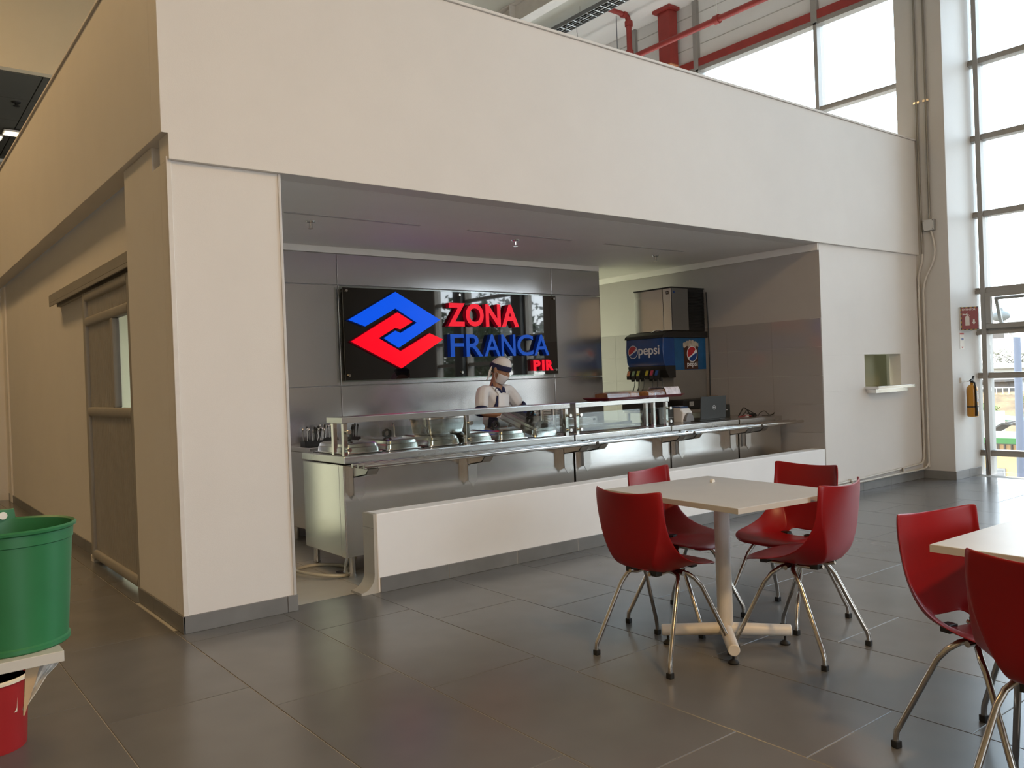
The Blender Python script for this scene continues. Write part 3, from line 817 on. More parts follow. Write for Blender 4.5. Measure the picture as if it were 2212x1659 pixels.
# glass of cola printed on the side
COLA = mat('cola_print', (.055, .020, .012), .35, var=.35, vscale=9)
FOAM = mat('foam_print', (.42, .38, .32), .4, var=.35, vscale=14)
b = MB(); b.add([(6.09, YS-.005, 1.40), (6.33, YS-.005, 1.40), (6.34, YS-.005, 1.69), (6.08, YS-.005, 1.69)], [(0, 1, 2, 3)]); b.build('printed_glass', COLA, DM)
pts = [(6.075, 1.655)]+[(6.075+.27*i/14, 1.70+.035*math.sin(PI*i/14)+.008*math.sin(i*2.3)) for i in range(15)]+[(6.345, 1.655)]+[(6.345-.27*i/10, 1.660+.012*math.sin(i*1.9)) for i in range(1, 10)]
b = MB(); b.add([(x, YS-.0065, z) for x, z in pts], [tuple(range(len(pts)))]); b.build('printed_foam', FOAM, DM)
roundel(FRONT(6.225, YS-.008, 1.575), .088, DM)
text_mb('pepsi', .075, .002, FRONT(6.135, YS-.008, 1.437), .001, width=.18).build('printed_word', WHITE_I, DM)
cols = [(.55, .22, .10), (.22, .36, .22), (.40, .42, .05), (.50, .45, .03), (.55, .06, .12), (.02, .10, .38)]
for i, (c, yy) in enumerate(zip(cols, (2.01, 1.935, 1.86, 1.725, 1.65, 1.575))):
    lv = MB().prism([(5.735, 1.405), (5.715, 1.405), (5.690, 1.345), (5.695, 1.300), (5.715, 1.300), (5.725, 1.345)], 1, yy-.028, yy+.028).build('dispense_lever', BLACK, DM, bevel=.003)
    b = MB(); b.add([(5.7125, yy+.021, 1.400), (5.7125, yy-.021, 1.400), (5.6885, yy-.021, 1.343), (5.6885, yy+.021, 1.343)], [(0, 1, 2, 3)])
    for v in b.v: v.x -= .002
    b.build('flavour_label', mat('flavour_%d' % i, c, .4, var=.3, vscale=40), lv)
    MB().cyl((5.765, yy, 1.315), (5.765, yy, 1.275), .024, .016, 14).build('nozzle', BLACK, lv, smooth=40)
    MB().tube([(5.80, yy, 1.30), (5.79, yy, 1.22), (5.775, yy, 1.19)], .004, 6).cyl((5.775, yy, 1.19), (5.76, yy, 1.165), .006, .008, 8).build('push_wire', BLACK, lv, smooth=40)
IM = thing('ice_machine', 'stainless ice machine with black louvred side standing on the drinks machine', 'ice machine', (6.2, 1.78, 1.838))
MB().box(5.912, 6.485, YS+.004, 2.07, 1.842, 2.338).build('carcass', BLACK, IM, bevel=.004)
MB().box(5.905, 5.914, 1.63, 2.07, 1.850, 2.332).build('front_panel', STEEL_P, IM, bevel=.003)
MB().box(5.905, 5.914, YS+.006, 1.622, 1.850, 2.332).build('front_panel', STEEL, IM, bevel=.003)
MB().box(5.92, 6.195, YS-.002, YS+.006, 1.850, 2.332).build('side_panel', mat('machine_side', (.20, .19, .175), .4, .5), IM, bevel=.002)
MB().box(5.90, 6.49, YS-.004, 2.08, 2.333, 2.348).build('lid', BLACK, IM, bevel=.003)
for i in range(24):
    z = 1.895+i*.0175
    b = MB(); rows = []
    for k in range(9):
        t_ = k/8; x = 6.205+.27*t_; bow = .004*math.sin(PI*t_)
        rows.append([Vector((x, YS+.004, z+bow)), Vector((x, YS-.007-.004*math.sin(PI*t_), z-.004+bow)), Vector((x, YS-.007-.004*math.sin(PI*t_), z-.009+bow)), Vector((x, YS+.004, z-.009+bow))])
    b.grid(rows); b.build('louvre', BLACK, IM)
b = MB(); b.add([(5.9035, 1.575, 2.265), (5.9035, 1.535, 2.265), (5.9035, 1.535, 2.30), (5.9035, 1.575, 2.30)], [(0, 1, 2, 3)]); bd = b.build('badge', BLACK, IM)
b = MB(); 
for i in range(6):
    a = i*PI/3; c_, s_ = math.cos(a), math.sin(a)
    p = lambda u, v: (5.9025, 1.555-(u*c_-v*s_), 2.2825+(u*s_+v*c_))
    b.add([p(0, -.003), p(.012, -.003), p(.012, .003), p(0, .003)], [(0, 1, 2, 3)])
b.build('badge_star', WHITE_I, bd)
b = MB(); b.add([(5.935, YS-.004, 2.275), (5.965, YS-.004, 2.275), (5.965, YS-.004, 2.30), (5.935, YS-.004, 2.30)], [(0, 1, 2, 3)]); b.build('badge', BLUE_I, IM)
MB().tube([(5.80, 1.72, 1.836), (5.78, 1.66, 1.850), (5.77, 1.60, 1.855), (5.80, 1.55, 1.845)], .006, 8).build('lid_handle', STEEL, DM, smooth=60)
o = MB().tube([(6.488, 1.47, 2.30), (6.49, 1.455, 1.9), (6.492, 1.452, 1.5), (6.488, 1.462, 1.06)], .007, 8).build('power_cable', BLACK, None, smooth=60); tag(o, 'black power cable hanging down behind the drinks machine along the wall', 'cable')

# ================================================================== ON THE COUNTERS
DGREY = mat('laptop_grey', (.045, .050, .052), .42)
t = thing('laptop', 'open dark grey laptop seen from behind with round logo on its lid', 'laptop', (5.47, .64, CTOP))
MB().box(5.285, 5.685, .635, .89, CTOP+.002, CTOP+.020).build('base', DGREY, t, bevel=.006)
MB().prism([(.628, CTOP+.018), (.640, CTOP+.018), (.622, CTOP+.250), (.612, CTOP+.250)], 0, 5.285, 5.685).build('screen_lid', DGREY, t, bevel=.004)
lg = MB(); ro, ri, n = .0235, .0195, 24
def lp(r, i): return (5.49+r*math.cos(2*PI*i/n), .6178, CTOP+.135+r*math.sin(2*PI*i/n))
for i in range(n): lg.add([lp(ri, i), lp(ri, i+1), lp(ro, i+1), lp(ro, i)], [(0, 1, 2, 3)])
lg.build('logo_ring', WHITE_I, t)
text_mb('DELL', .014, .001, FRONT(5.474, .618, CTOP+.1305), .0006, width=.032).build('logo_letters', WHITE_I, t)

NAVY = mat('navy_plastic', (.03, .06, .14), .4)
t = thing('receipt_printer', 'white and blue card machine with round grey front beside the laptop', 'printer', (5.15, .74, CTOP))
MB().prism([(.70, CTOP), (.68, CTOP+.10), (.72, CTOP+.145), (.86, CTOP+.15), (.86, CTOP)], 0, 5.08, 5.225).build('body', WHITEP, t, bevel=.012, seg=3)
MB().prism([(.715, CTOP+.143), (.73, CTOP+.160), (.85, CTOP+.163), (.86, CTOP+.15)], 0, 5.09, 5.215).build('blue_top', NAVY, t, bevel=.004)
MB().box(5.12, 5.18, .76, .82, CTOP+.160, CTOP+.166).build('screen', mat('pale_screen', (.55, .60, .68), .3), t)
fr = [(5.155+.062*math.cos(a), CTOP+.012+.085*math.sin(a)) for a in [PI*i/14 for i in range(15)]]
MB().prism(fr, 1, .655, .70).build('front_cover', mat('mid_grey_plastic', (.20, .20, .21), .4), t, bevel=.006)
t = thing('cash_box', 'plain black printer box behind the glass jug on the counter', 'box', (4.95, .85, CTOP))
MB().box(4.86, 5.06, .78, .98, CTOP, CTOP+.155).build('body', BLACK, t, bevel=.012)
MB().box(4.88, 5.04, .774, .781, CTOP+.05, CTOP+.06).build('paper_slot', GREYP, t)
t = thing('desk_speaker', 'small dark box with pale marking standing right of the laptop', 'speaker', (6.0, .93, CTOP))
MB().box(5.95, 6.12, .90, 1.0, CTOP, CTOP+.135).build('body', mat('speaker_shell', (.022, .026, .027), .5), t, bevel=.005)
MB().box(6.03, 6.075, .898, .901, CTOP+.075, CTOP+.081).build('pale_mark', WHITE_I, t)
def cable(pts, r, m, label, cat='cable'):
    P = [Vector(p) for p in pts]; out = []
    n = len(P)
    for i in range(n-1):
        p0, p1, p2, p3 = P[max(i-1, 0)], P[i], P[i+1], P[min(i+2, n-1)]
        for k in range(6):
            u = k/6; out.append(.5*((2*p1)+(-p0+p2)*u+(2*p0-5*p1+4*p2-p3)*u*u+(-p0+3*p1-3*p2+p3)*u**3))
    out.append(P[-1])
    return tag(MB().tube(out, r, 6).build('cable', m, None, smooth=80), label, cat)
c0 = CTOP+.006
cable([(6.13, .80, c0), (6.18, .80, c0+.05), (6.25, .82, c0+.085), (6.32, .83, c0+.06), (6.35, .80, c0+.006), (6.38, .74, c0)], .006, BLACK, 'thick black cable arched high in a loop beside the small dark box')
cable([(6.10, .74, c0), (6.17, .74, c0+.04), (6.24, .77, c0+.065), (6.30, .74, c0+.03), (6.31, .70, c0), (6.2, .66, c0)], .005, BLACK, 'thinner black cable arched just in front of the tallest loop')
cable([(6.20, .60, c0), (6.25, .61, c0+.03), (6.29, .58, c0+.05), (6.33, .57, c0+.02), (6.36, .56, c0), (6.40, .58, c0+.004)], .0035, BLACK, 'thin black wire loop in the middle of the cable tangle')
cable([(6.31, .56, c0), (6.36, .53, c0+.012), (6.41, .54, c0+.028), (6.425, .57, c0+.004), (6.38, .60, c0), (6.30, .62, c0)], .0032, BLACK, 'thin wire loop nearest the right end of the counter')
cable([(6.02, .72, c0), (6.08, .69, c0+.006), (6.14, .70, c0+.012), (6.19, .68, c0)], .005, mat('red_wire', (.25, .02, .02), .5), 'short red wire lying in the cable tangle')
t = thing('power_adapter', 'black power adapter with white plug lying in the cable tangle', 'adapter', (6.2, .72, CTOP))
MB().box(6.19, 6.29, .69, .74, CTOP+.001, CTOP+.032).build('body', BLACK, t, bevel=.006)
MB().box(6.14, 6.185, .70, .73, CTOP+.001, CTOP+.024).build('plug', WHITEP, t, bevel=.005)
o = MB().box(6.36, 6.47, 1.33, 1.41, 1.056, 1.082).build('brown_box', mat('brown_wood', (.17, .085, .03), .5, var=.2, vscale=20), None, bevel=.003); tag(o, 'small brown box lying on the black tray beside the drinks machine', 'box')
o = MB().box(5.80, 6.49, 1.285, 1.462, .945, 1.055).build('black_drawer', BLACK, None, bevel=.006); tag(o, 'long low black drawer in front of the drinks machine tray', 'drawer')
MB().box(5.90, 5.97, 1.281, 1.286, .985, 1.035).build('white_sticker', mat('sticker', (.35, .35, .35), .6, var=.3, vscale=60), o, world=True)
MB().box(5.80, 6.49, 1.285, 1.425, .905, .945).build('table_extension', STEEL_H, TB, bevel=.003)
for x in (5.84, 6.46): MB().box(x-.018, x+.018, 1.295, 1.33, 0, .905).build('leg', STEEL, TB)

# red trays with wrapped cake on the guard shelf
BROWN = mat('cake_crust', (.22, .085, .035), .6, var=.35, vscale=18, bump=.3, bscale=70)
GOLD = mat('cake_crumb', (.42, .20, .07), .7, var=.3, vscale=25, bump=.3, bscale=90)
WRAP = glass_mat('plastic_wrap', (.90, .88, .90), 1.9, .18)
WRAPW = mat('milky_wrap', (.62, .55, .58), .25, var=.25, vscale=30, bump=.6, bscale=40)
REDT = mat('red_tray_plastic', (.16, .012, .02), .38)
def tray(x0, x1, y0, y1, z, label, rot):
    t = thing('food_tray', label, 'tray', ((x0+x1)/2, (y0+y1)/2, z), rot)
    a, b_ = (x1-x0)/2, (y1-y0)/2
    m = MB().box(-a+.03, a-.03, -b_+.03, b_-.03, 0, .004)
    for (p, q) in (((-a+.03, -b_+.03), (a-.03, -b_+.03)), ((a-.03, -b_+.03), (a-.03, b_-.03)), ((a-.03, b_-.03), (-a+.03, b_-.03)), ((-a+.03, b_-.03), (-a+.03, -b_+.03))):
        s_ = 1+.03/max(a, b_)
        P, Q = Vector((*p, 0)), Vector((*q, 0)); Po = Vector((p[0]+math.copysign(.03, p[0]), p[1]+math.copysign(.03, p[1]), .022)); Qo = Vector((q[0]+math.copysign(.03, q[0]), q[1]+math.copysign(.03, q[1]), .022))
        m.add([P, Q, Qo, Po, P+Vector((0, 0, .004)), Q+Vector((0, 0, .004)), Qo+Vector((0, 0, .004)), Po+Vector((0, 0, .004))], [(0, 1, 2, 3), (4, 7, 6, 5), (0, 4, 5, 1), (2, 6, 7, 3), (1, 5, 6, 2), (0, 3, 7, 4)])
    m.build('tray', REDT, t, world=False)
    return t
tray(3.83, 4.36, .46, .80, 1.135, 'dark red tray under the left cakes on the glass guard shelf', .02)
tray(4.37, 4.86, .47, .81, 1.135, 'dark red tray overhanging the right end of the glass guard shelf', -.02)
def loaf(x, y, z, sx, sy, sz, m, label, wrap=None, seed=1):
    rnd = random.Random(seed)
    b = MB(); rows = []
    nx, ny = 8, 6
    for i in range(nx+1):
        rows.append([Vector((sx*(i/nx-.5), sy*(j/ny-.5), sz*(1-.10*abs(i/nx-.5)*2-.06*abs(j/ny-.5)*2)+rnd.uniform(-.003, .003))) for j in range(ny+1)])
    b.grid(rows)
    k = len(b.v); bot = [[Vector((v.x*.98, v.y*.98, 0)) for v in r] for r in rows]
    b.grid(bot)
    def idx(i, j, off): return off+i*(ny+1)+j
    ringi = [(i, 0) for i in range(nx+1)]+[(nx, j) for j in range(1, ny+1)]+[(i, ny) for i in range(nx-1, -1, -1)]+[(0, j) for j in range(ny-1, 0, -1)]
    for q in range(len(ringi)):
        p, r = ringi[q], ringi[(q+1) % len(ringi)]; b.f.append([idx(*p, 0), idx(*r, 0), idx(*r, k), idx(*p, k)]); b.mi.append(0)
    t = thing('cake_loaf', label, 'cake', (x, y, z))
    b.build('cake', m, t, world=False, smooth=50, bevel=.006)
    if wrap:
        c = MB(); prof = []
        rows = []
        for i in range(9):
            u = i/8; row = []
            for q in range(13):
                a = PI*q/12
                wv = 1.06+rnd.uniform(-.015, .02)
                row.append(Vector((sx*1.08*(u-.5), -math.cos(a)*sy*.56*wv, (sz*1.06)*min(1, math.sin(a)*1.5)*wv+.001)))
            rows.append(row)
        c.grid(rows).build('plastic_wrap', wrap, t, world=False, smooth=25)
    return t
zt = 1.140
loaf(3.99, .58, zt, .27, .17, .066, BROWN, 'long dark brown cake at the left end of the trays', WRAP, 3)
loaf(4.195, .58, zt, .10, .17, .066, GOLD, 'brown wrapped cake second from the left on the red tray', WRAP, 5)
loaf(4.285, .66, zt, .06, .15, .066, BROWN, 'narrow dark cake slice between the second and third cakes', None, 9)
loaf(4.43, .58, zt, .09, .16, .062, GOLD, 'square golden cake in the middle of the trays', WRAP, 7)
loaf(4.55, .60, zt, .13, .17, .066, BROWN, 'brown cake with golden cut side left of the milky wrapped cake', WRAP, 11)
loaf(4.735, .62, zt, .19, .22, .080, GOLD, 'cake in crinkled milky plastic wrap at the right tray end', WRAPW, 13)

t = thing('glass_jug', 'round glass jug with reddish drink behind the short guard', 'jug', (4.78, .86, CTOP))
jp = [(.045, 0), (.075, .01), (.088, .06), (.080, .12), (.055, .165), (.052, .19), (.062, .205)]
MB().lathe(jp, n=28).build('jug_glass', GUARD, t, world=False, smooth=60)
MB().lathe([(0, .006), (.07, .014), (.083, .06), (.076, .115), (0, .115)], n=24).build('drink', mat('red_drink', (.07, .012, .010), .25), t, world=False, smooth=60)
MB().tube([(.06, 0, .17), (.11, 0, .16), (.125, 0, .10), (.085, 0, .05)], .008, 8).build('handle', GUARD, t, world=False, smooth=60)
# hose coil by the counter foot
hp = [(1.46, .73, .16), (1.38, .66, .06)]
for i in range(26):
    a = -.35-i*2*PI/22; hp.append((1.215+.185*math.cos(a), .80+.255*math.sin(a), .016+.03*max(0, math.sin(i*.3-1))))
hp += [(1.36, .68, .035), (1.41, .70, .02)]
o = cable(hp, .0125, mat('hose_plastic', (.56, .50, .36), .35, var=.05), 'pale coiled hose on the kitchen floor under the counter end', 'hose'); o.name = 'coiled_hose'
t = thing('floor_drain', 'small round steel drain in the kitchen floor by the counter foot', 'drain', (1.33, .74, 0))
MB().lathe([(0, .001), (.045, .001), (.045, .004), (0, .004)], n=20).build('drain_plate', STEEL_P, t, world=False)
MB().cyl((.03, 0, .003), (.055, -.01, .14), .018, .018, 12).build('drain_pipe', STEEL, t, world=False, smooth=40)

# stainless shelf under the pass opening
t = thing('pass_shelf', 'stainless shelf on the sill of the small pass opening', 'shelf', (7.72, -.1, 1.1))
MB().box(PX0-.02, PX1+.01, -.16, .14, PZ0-.004, PZ0+.028).build('shelf_top', STEEL_P, t, bevel=.002)
MB().box(PX0+.01, PX1-.08, -.115, -.005, PZ0-.045, PZ0-.006).build('shelf_bracket', STEEL, t, bevel=.002)

# ================================================================== FURNITURE
def make_chair(label):
    t = thing('red_chair', label, 'chair', group='red shell chairs round the white tables')
    C_ = [(.232, .428), (.216, .447), (.150, .452), (.05, .443), (-.05, .433), (-.120, .430), (-.188, .452), (-.208, .505), (-.218, .56), (-.230, .64), (-.246, .735), (-.260, .798), (-.264, .813)]
    K_ = [(.10, .226, .428), (.135, .206, .447), (.150, .150, .454), (.145, .05, .449), (.125, -.05, .440), (.108, -.115, .437), (.112, -.182, .460), (.135, -.203, .512), (.160, -.209, .572), (.182, -.214, .642), (.192, -.222, .735), (.187, -.227, .808), (.182, -.227, .828)]
    E_ = [(.165, .190, .430), (.205, .165, .449), (.232, .105, .462), (.236, .01, .475), (.230, -.075, .504), (.221, -.130, .548), (.214, -.164, .600), (.210, -.184, .648), (.208, -.194, .690), (.207, -.200, .730), (.206, -.205, .775), (.205, -.207, .814), (.201, -.207, .828)]
    rows = []
    for c, k, e in zip(C_, K_, E_):
        r = []
        cols = [-1.0, -.66, -.33, 0]
        left = [Vector((-e[0], e[1], e[2])), Vector((-(e[0]*.5+k[0]*.5), e[1]*.5+k[1]*.5, e[2]*.5+k[2]*.5)), Vector((-k[0], k[1], k[2]))]
        mid = []
        for u in (-.7, -.35, 0, .35, .7):
            s = abs(u)**2
            mid.append(Vector((k[0]*u, c[0]+(k[1]-c[0])*s, c[1]+(k[2]-c[1])*s)))
        right = [Vector((-v.x, v.y, v.z)) for v in reversed(left)]
        rows.append(left+mid+right)
    b = MB(); n = 11
    for r in rows: b.v += r
    for i in range(len(rows)-1):
        for j in range(n-1):
            if i == 5 and 3 <= j <= 6: continue      # the opening at the foot of the back
            b.f.append([i*n+j, i*n+j+1, (i+1)*n+j+1, (i+1)*n+j]); b.mi.append(0)
    o = b.build('shell', RED, t, world=False, smooth=180, solid=.008)
    sb = o.modifiers.new('subdivision', 'SUBSURF'); sb.levels = 2; sb.render_levels = 2
    # keep the fold between back and side wings crisp
    me = o.data; cr_ = me.attributes.new('crease_edge', 'FLOAT', 'EDGE')
    for e in me.edges:
        a, c = e.vertices
        if (a % n == c % n) and (a % n in (2, 8)) and 3 <= min(a, c)//n <= 8: cr_.data[e.index].value = .92
    # tubular frame: an arch on each side, joined under the seat
    R = .0108
    def arch(sx, sy):
        return [(sx*.055, sy*.012, .418), (sx*.10, sy*.020, .418), (sx*.135, sy*.035, .410), (sx*.158, sy*.062, .385), (sx*.172, sy*.092, .345), (sx*.222, sy*.212, .082), (sx*.228, sy*.222, .060), (sx*.229, sy*.225, .035), (sx*.229, sy*.225, .012)]
    for sx in (-1, 1):
        for sy in (-1, 1):
            lg = MB().tube(arch(sx, sy), R, 12).build('leg', CHROME, t, world=False, smooth=60)
            MB().box(sx*.229-.0135, sx*.229+.0135, sy*.225-.0135, sy*.225+.0135, 0, .026).build('rubber_foot', RUBBER, lg, world=False, bevel=.003)
    MB().tube([(-.14, 0, .415), (.14, 0, .415)], .011, 12).tube([(-.06, -.15, .425), (-.06, -.10, .415), (-.06, .12, .418), (-.06, .16, .437)], .009, 10).tube([(.06, -.15, .425), (.06, -.10, .415), (.06, .12, .418), (.06, .16, .437)], .009, 10).build('underframe', CHROME, t, world=False, smooth=60)
    for sx in (-1, 1):
        for yy in (.14, -.12): MB().box(sx*.075-.022, sx*.075+.022, yy-.02, yy+.02, .415, .446).build('mount', BLACK, t, world=False, bevel=.003)
    return t
D2R = math.radians
chA = make_chair('red chair with its back to the camera, at the left side of the full table')
chA.location = (1.630, -2.085, 0); chA.rotation_euler = (0, 0, D2R(-88.5))
dup(chA, (2.150, -1.790, 0), D2R(189.5), 'red chair at the far left side of the full table, nearest the low wall')
dup(chA, (2.573, -2.138, 0), D2R(87), 'red chair at the far right side of the full table, facing the camera')
dup(chA, (2.185, -2.485, 0), D2R(5.5), 'red chair nearest the right corner of the full table, seen from its side')
dup(chA, (1.640, -3.592, 0), D2R(166), 'red chair with open lower back, left of the cropped white table')
dup(chA, (1.330, -3.925, 0), D2R(-86), 'red chair cut off by the right edge of the picture, closest to the camera')
def make_table(label):
    t = thing('cafe_table', label, 'table', group='white square pedestal tables')
    hx, hy = .375, .455
    MB().box(-hx, hx, -hy, hy, .7445, .770).build('tabletop', [TABLE], t, world=False, bevel=.0015)
    m = MB(); w_ = .0012
    m.box(-hx-w_, hx+w_, -hy-w_, -hy, .745, .7685).box(-hx-w_, hx+w_, hy, hy+w_, .745, .7685).box(-hx-w_, -hx, -hy, hy, .745, .7685).box(hx, hx+w_, -hy, hy, .745, .7685)
    m.build('edge_band', TEDGE, t, world=False)
    MB().cyl((0, 0, .06), (0, 0, .74), .038, n=28).build('pedestal', WHITEMET, t, world=False, smooth=40)
    MB().box(-.16, .16, -.16, .16, .738, .7445).build('mounting_plate', WHITEMET, t, world=False)
    for k in range(4):
        a = D2R(45+90*k+5); c, s = math.cos(a), math.sin(a)
        ar = MB().cyl((.02*c, .02*s, .078), (.315*c, .315*s, .070), .031, .028, 20).build('base_arm', WHITEMET, t, world=False, smooth=40, bevel=.004)
        MB().lathe([(0, 0), (.024, 0), (.026, .008), (.016, .017), (.006, .022), (.006, .048), (0, .048)], (.285*c, .285*s, 0), 18).build('levelling_foot', RUBBER, ar, world=False, smooth=40)
    return t
tb1 = make_table('white pedestal table with four red chairs in front of the low wall')
tb1.location = (1.970, -2.195, 0); tb1.rotation_euler = (0, 0, D2R(-5.6))
dup(tb1, (1.712, -3.985, 0), D2R(-1.5), 'pale table cut off by the right edge of the picture')
o = MB().prism([(-.012, 0), (.012, .002), (.010, .016), (-.002, .022), (-.014, .012)], 1, -.008, .009).build('paper_scrap', PAPER, None, bevel=.002); o.location = (2.165, -1.99, .770); tag(o, 'tiny crumpled white paper scrap on the full table', 'paper')

# ---- left edge: bench with buckets
t = thing('side_shelf', 'pale grey shelf top at the left edge under the green bucket', 'shelf', (-1.4, -2.3, .72))
SHX, SHY = -1.006, -2.479
MB().box(-1.95, SHX, SHY, SHY+.36, .693, .720).build('shelf_top', mat('pale_grey_laminate', (.50, .50, .475), .4, var=.03), t, bevel=.0015)
for x in (-1.92, -1.50):
    for y in (SHY+.04, SHY+.32): MB().box(x-.015, x+.015, y-.015, y+.015, 0, .693).build('leg', GREYP, t)
t = thing('green_bucket', 'big green plastic bucket on the shelf at the left edge', 'bucket', (-1.098, -2.318, .72))
MB().lathe([(0, .004), (.126, .004), (.130, 0), (.134, .004), (.134, .014), (.130, .018), (.146, .268), (.149, .270), (.150, .296), (.157, .300), (.158, .306), (.153, .310), (.147, .306), (.145, .29), (.127, .02), (0, .012)], n=56).build('bucket_body', GREEN, t, world=False, smooth=35)
lg = MB().prism([(-.032, .285), (.030, .285), (.027, .335), (-.027, .335)], 0, -.003, .004).build('handle_lug', GREEN, t, world=False, bevel=.002)
lg.location = (.006, .149, 0); lg.rotation_euler = (0, 0, D2R(90))
pv = MB().cyl((0, -.006, .318), (0, .006, .318), .010, n=14).build('handle_pivot', WHITEP, t, world=False, smooth=40); pv.location = (.006, .147, 0)
t = thing('red_bucket', 'red plastic bucket with cream rim on the floor at the left edge', 'bucket', (-1.035, -1.0, 0))
MB().lathe([(0, .006), (.118, .006), (.122, 0), (.124, .006), (.136, .26), (.139, .27), (.133, .275), (.13, .26), (.117, .012), (0, .012)], n=48).build('bucket_body', REDBKT, t, world=False, smooth=35)
MB().lathe([(.137, .262), (.147, .266), (.147, .276), (.137, .280), (.137, .262)], n=48).build('rim', CREAMP, t, world=False, smooth=40)
b = MB(); 
for (u, v) in (((0, .155), (.05, .19)),):
    a0 = D2R(-58)
    pts = [(a0, .150), (a0+.10, .150), (a0+.125, .205), (a0+.09, .165)]
    b.add([(.1335*math.cos(a), .1335*math.sin(a), z) for a, z in pts], [(0, 1, 2, 3)])
b.build('worn_mark', CREAMP, t, world=False)
t = thing('hanging_paper', 'folded brown paper and clear bag hanging under the shelf', 'paper', (-1.07, -2.44, .69))
MB().prism([(-1.087, .694), (-1.054, .694), (-1.094, .572), (-1.097, .572)], 1, -2.450, -2.442).build('brown_sheet', CARD, t)
b = MB(); rows = []
for i in range(7):
    v = i/6; rows.append([Vector((-1.064+.048*u*(1-v*.95)+(.010 if v < .3 else 0)*u-.032*v, -2.440+.008*math.sin(u*9+v*3), .694-.110*v)) for u in [k/8 for k in range(9)]])
b.grid(rows).build('clear_bag', mat('crumpled_bag', (.58, .56, .52), .3, var=.2, vscale=40), t, solid=.002)

# ---- column: extinguisher, signs, conduits
YEL = mat('yellow_enamel', (.55, .26, .02), .3, coat=.4)
t = thing('fire_extinguisher', 'yellow fire extinguisher hanging on the column by the window', 'extinguisher', (8.885, -.455, .72))
MB().lathe([(0, 0), (.052, 0), (.060, .008), (.061, .02), (.061, .315), (.056, .345), (.038, .368), (.020, .378), (.018, .40), (0, .40)], n=28).build('cylinder', YEL, t, world=False, smooth=40)
MB().lathe([(.0615, .11), (.0628, .112), (.0628, .122), (.0615, .124)], n=28).build('strap', BLACK, t, world=False)
MB().cyl((0, 0, .395), (0, 0, .425), .018, n=12).box(-.05, .02, -.010, .010, .418, .430).prism([(-.03, .430), (.03, .430), (.055, .475), (.045, .480), (.015, .445), (-.03, .440)], 1, -.010, .010).build('valve_handle', BLACK, t, world=False, bevel=.002)
MB().tube([(-.02, -.01, .41), (-.04, -.045, .40), (-.046, -.058, .33), (-.046, -.060, .18), (-.042, -.060, .06), (-.044, -.060, .01)], [.009, .010, .010, .010, .014, .016], 10).build('hose', RUBBER, t, world=False, smooth=60)
def wraplabel(a0, a1, z0, z1, m, name='label_sheet', par=None):
    b = MB(); rows = [[Vector((.0618*math.cos(a0+(a1-a0)*k/8), .0618*math.sin(a0+(a1-a0)*k/8), z)) for k in range(9)] for z in (z0, z1)]
    return b.grid(rows).build(name, m, par or t, world=False, smooth=60)
LAB = mat('label_white', (.60, .58, .54), .5, var=.15, vscale=60)
wraplabel(D2R(-130), D2R(-55), .17, .305, LAB); wraplabel(D2R(-95), D2R(-50), .06, .135, LAB)
wraplabel(D2R(-95), D2R(-60), .262, .275, RED_I, 'label_band'); wraplabel(D2R(-95), D2R(-60), .285, .300, BLACK, 'label_band'); wraplabel(D2R(-90), D2R(-70), .18, .205, BLUE_I, 'label_band')
MB().box(-.13, -.115, .06, .085, .40, .46).box(-.12, 0, .055, .06, .412, .418).tube([(0, .06, .415), (0, .02, .415)], .004, 6).build('wall_hook', WHITEMET, t, world=False)
t = thing('extinguisher_sign', 'red V shaped sign reading EXTINTOR with striped edge on the column', 'sign', (8.80, -.376, 1.87))
SR = mat('sign_red', (.22, .020, .018), .4); SB_ = mat('sign_backing', (.50, .49, .47), .4)
ex = Vector((.707, -.707, 0)); p0 = Vector((8.792, -.378, 1.735))
MX = frame_mtx(p0, ex, (0, 0, 1))
MB().box(0, .215, 0, .275, -.006, 0).xf(MX).build('sign_board', SB_, t)
ap = p0+ex*.215
MB().box(0, .215, 0, .275, -.006, 0).xf(frame_mtx(ap, (.707, .707, 0), (0, 0, 1))).build('sign_board', SB_, t)
MB().box(.026, .208, .012, .268, 0, .0012).xf(MX).build('red_face', SR, t)
yl, bk = mat('hazard_yellow', (.42, .25, .02), .5), BLACK
for i in range(11):
    z0 = .004+i*.0245
    MB().add([(.014, z0, .0018), (.026, z0+.007, .0018), (.026, z0+.0315, .0018), (.014, z0+.0245, .0018)], [(0, 1, 2, 3)]).xf(MX).build('hazard_stripe', yl if i % 2 else bk, t)
for i in range(8):
    x0 = .020+i*.0235
    for z0 in (.004, .264): MB().add([(x0, z0, .0018), (x0+.0235, z0, .0018), (x0+.0305, z0+.009, .0018), (x0+.007, z0+.009, .0018)], [(0, 1, 2, 3)]).xf(MX).build('hazard_stripe', bk if i % 2 else yl, t)
SW = mat('sign_white', (.62, .58, .55), .5)
text_mb('EXTINTOR', .030, .001, MX @ Matrix.Translation((.034, .232, .002)), .0008, width=.150).build('sign_letters', SW, t)
pic = MB()
body = [(.065, .055)]+[(.065, .055), (.112, .055), (.112, .150)]+[(.0885+.0235*math.cos(a), .150+.022*math.sin(a)) for a in [PI*i/8 for i in range(1, 8)]]+[(.065, .150)]
pic.add([(x, z, .002) for x, z in body[1:]], [tuple(range(len(body)-1))])
pic.add([(.083, .17, .002), (.094, .17, .002), (.094, .186, .002), (.083, .186, .002)], [(0, 1, 2, 3)])
pic.add([(.036, .176, .002), (.036, .196, .002), (.083, .188, .002), (.083, .180, .002)], [(0, 3, 2, 1)])
pic.add([(.094, .188, .002), (.094, .194, .002), (.118, .172, .002), (.114, .168, .002)], [(0, 3, 2, 1)])
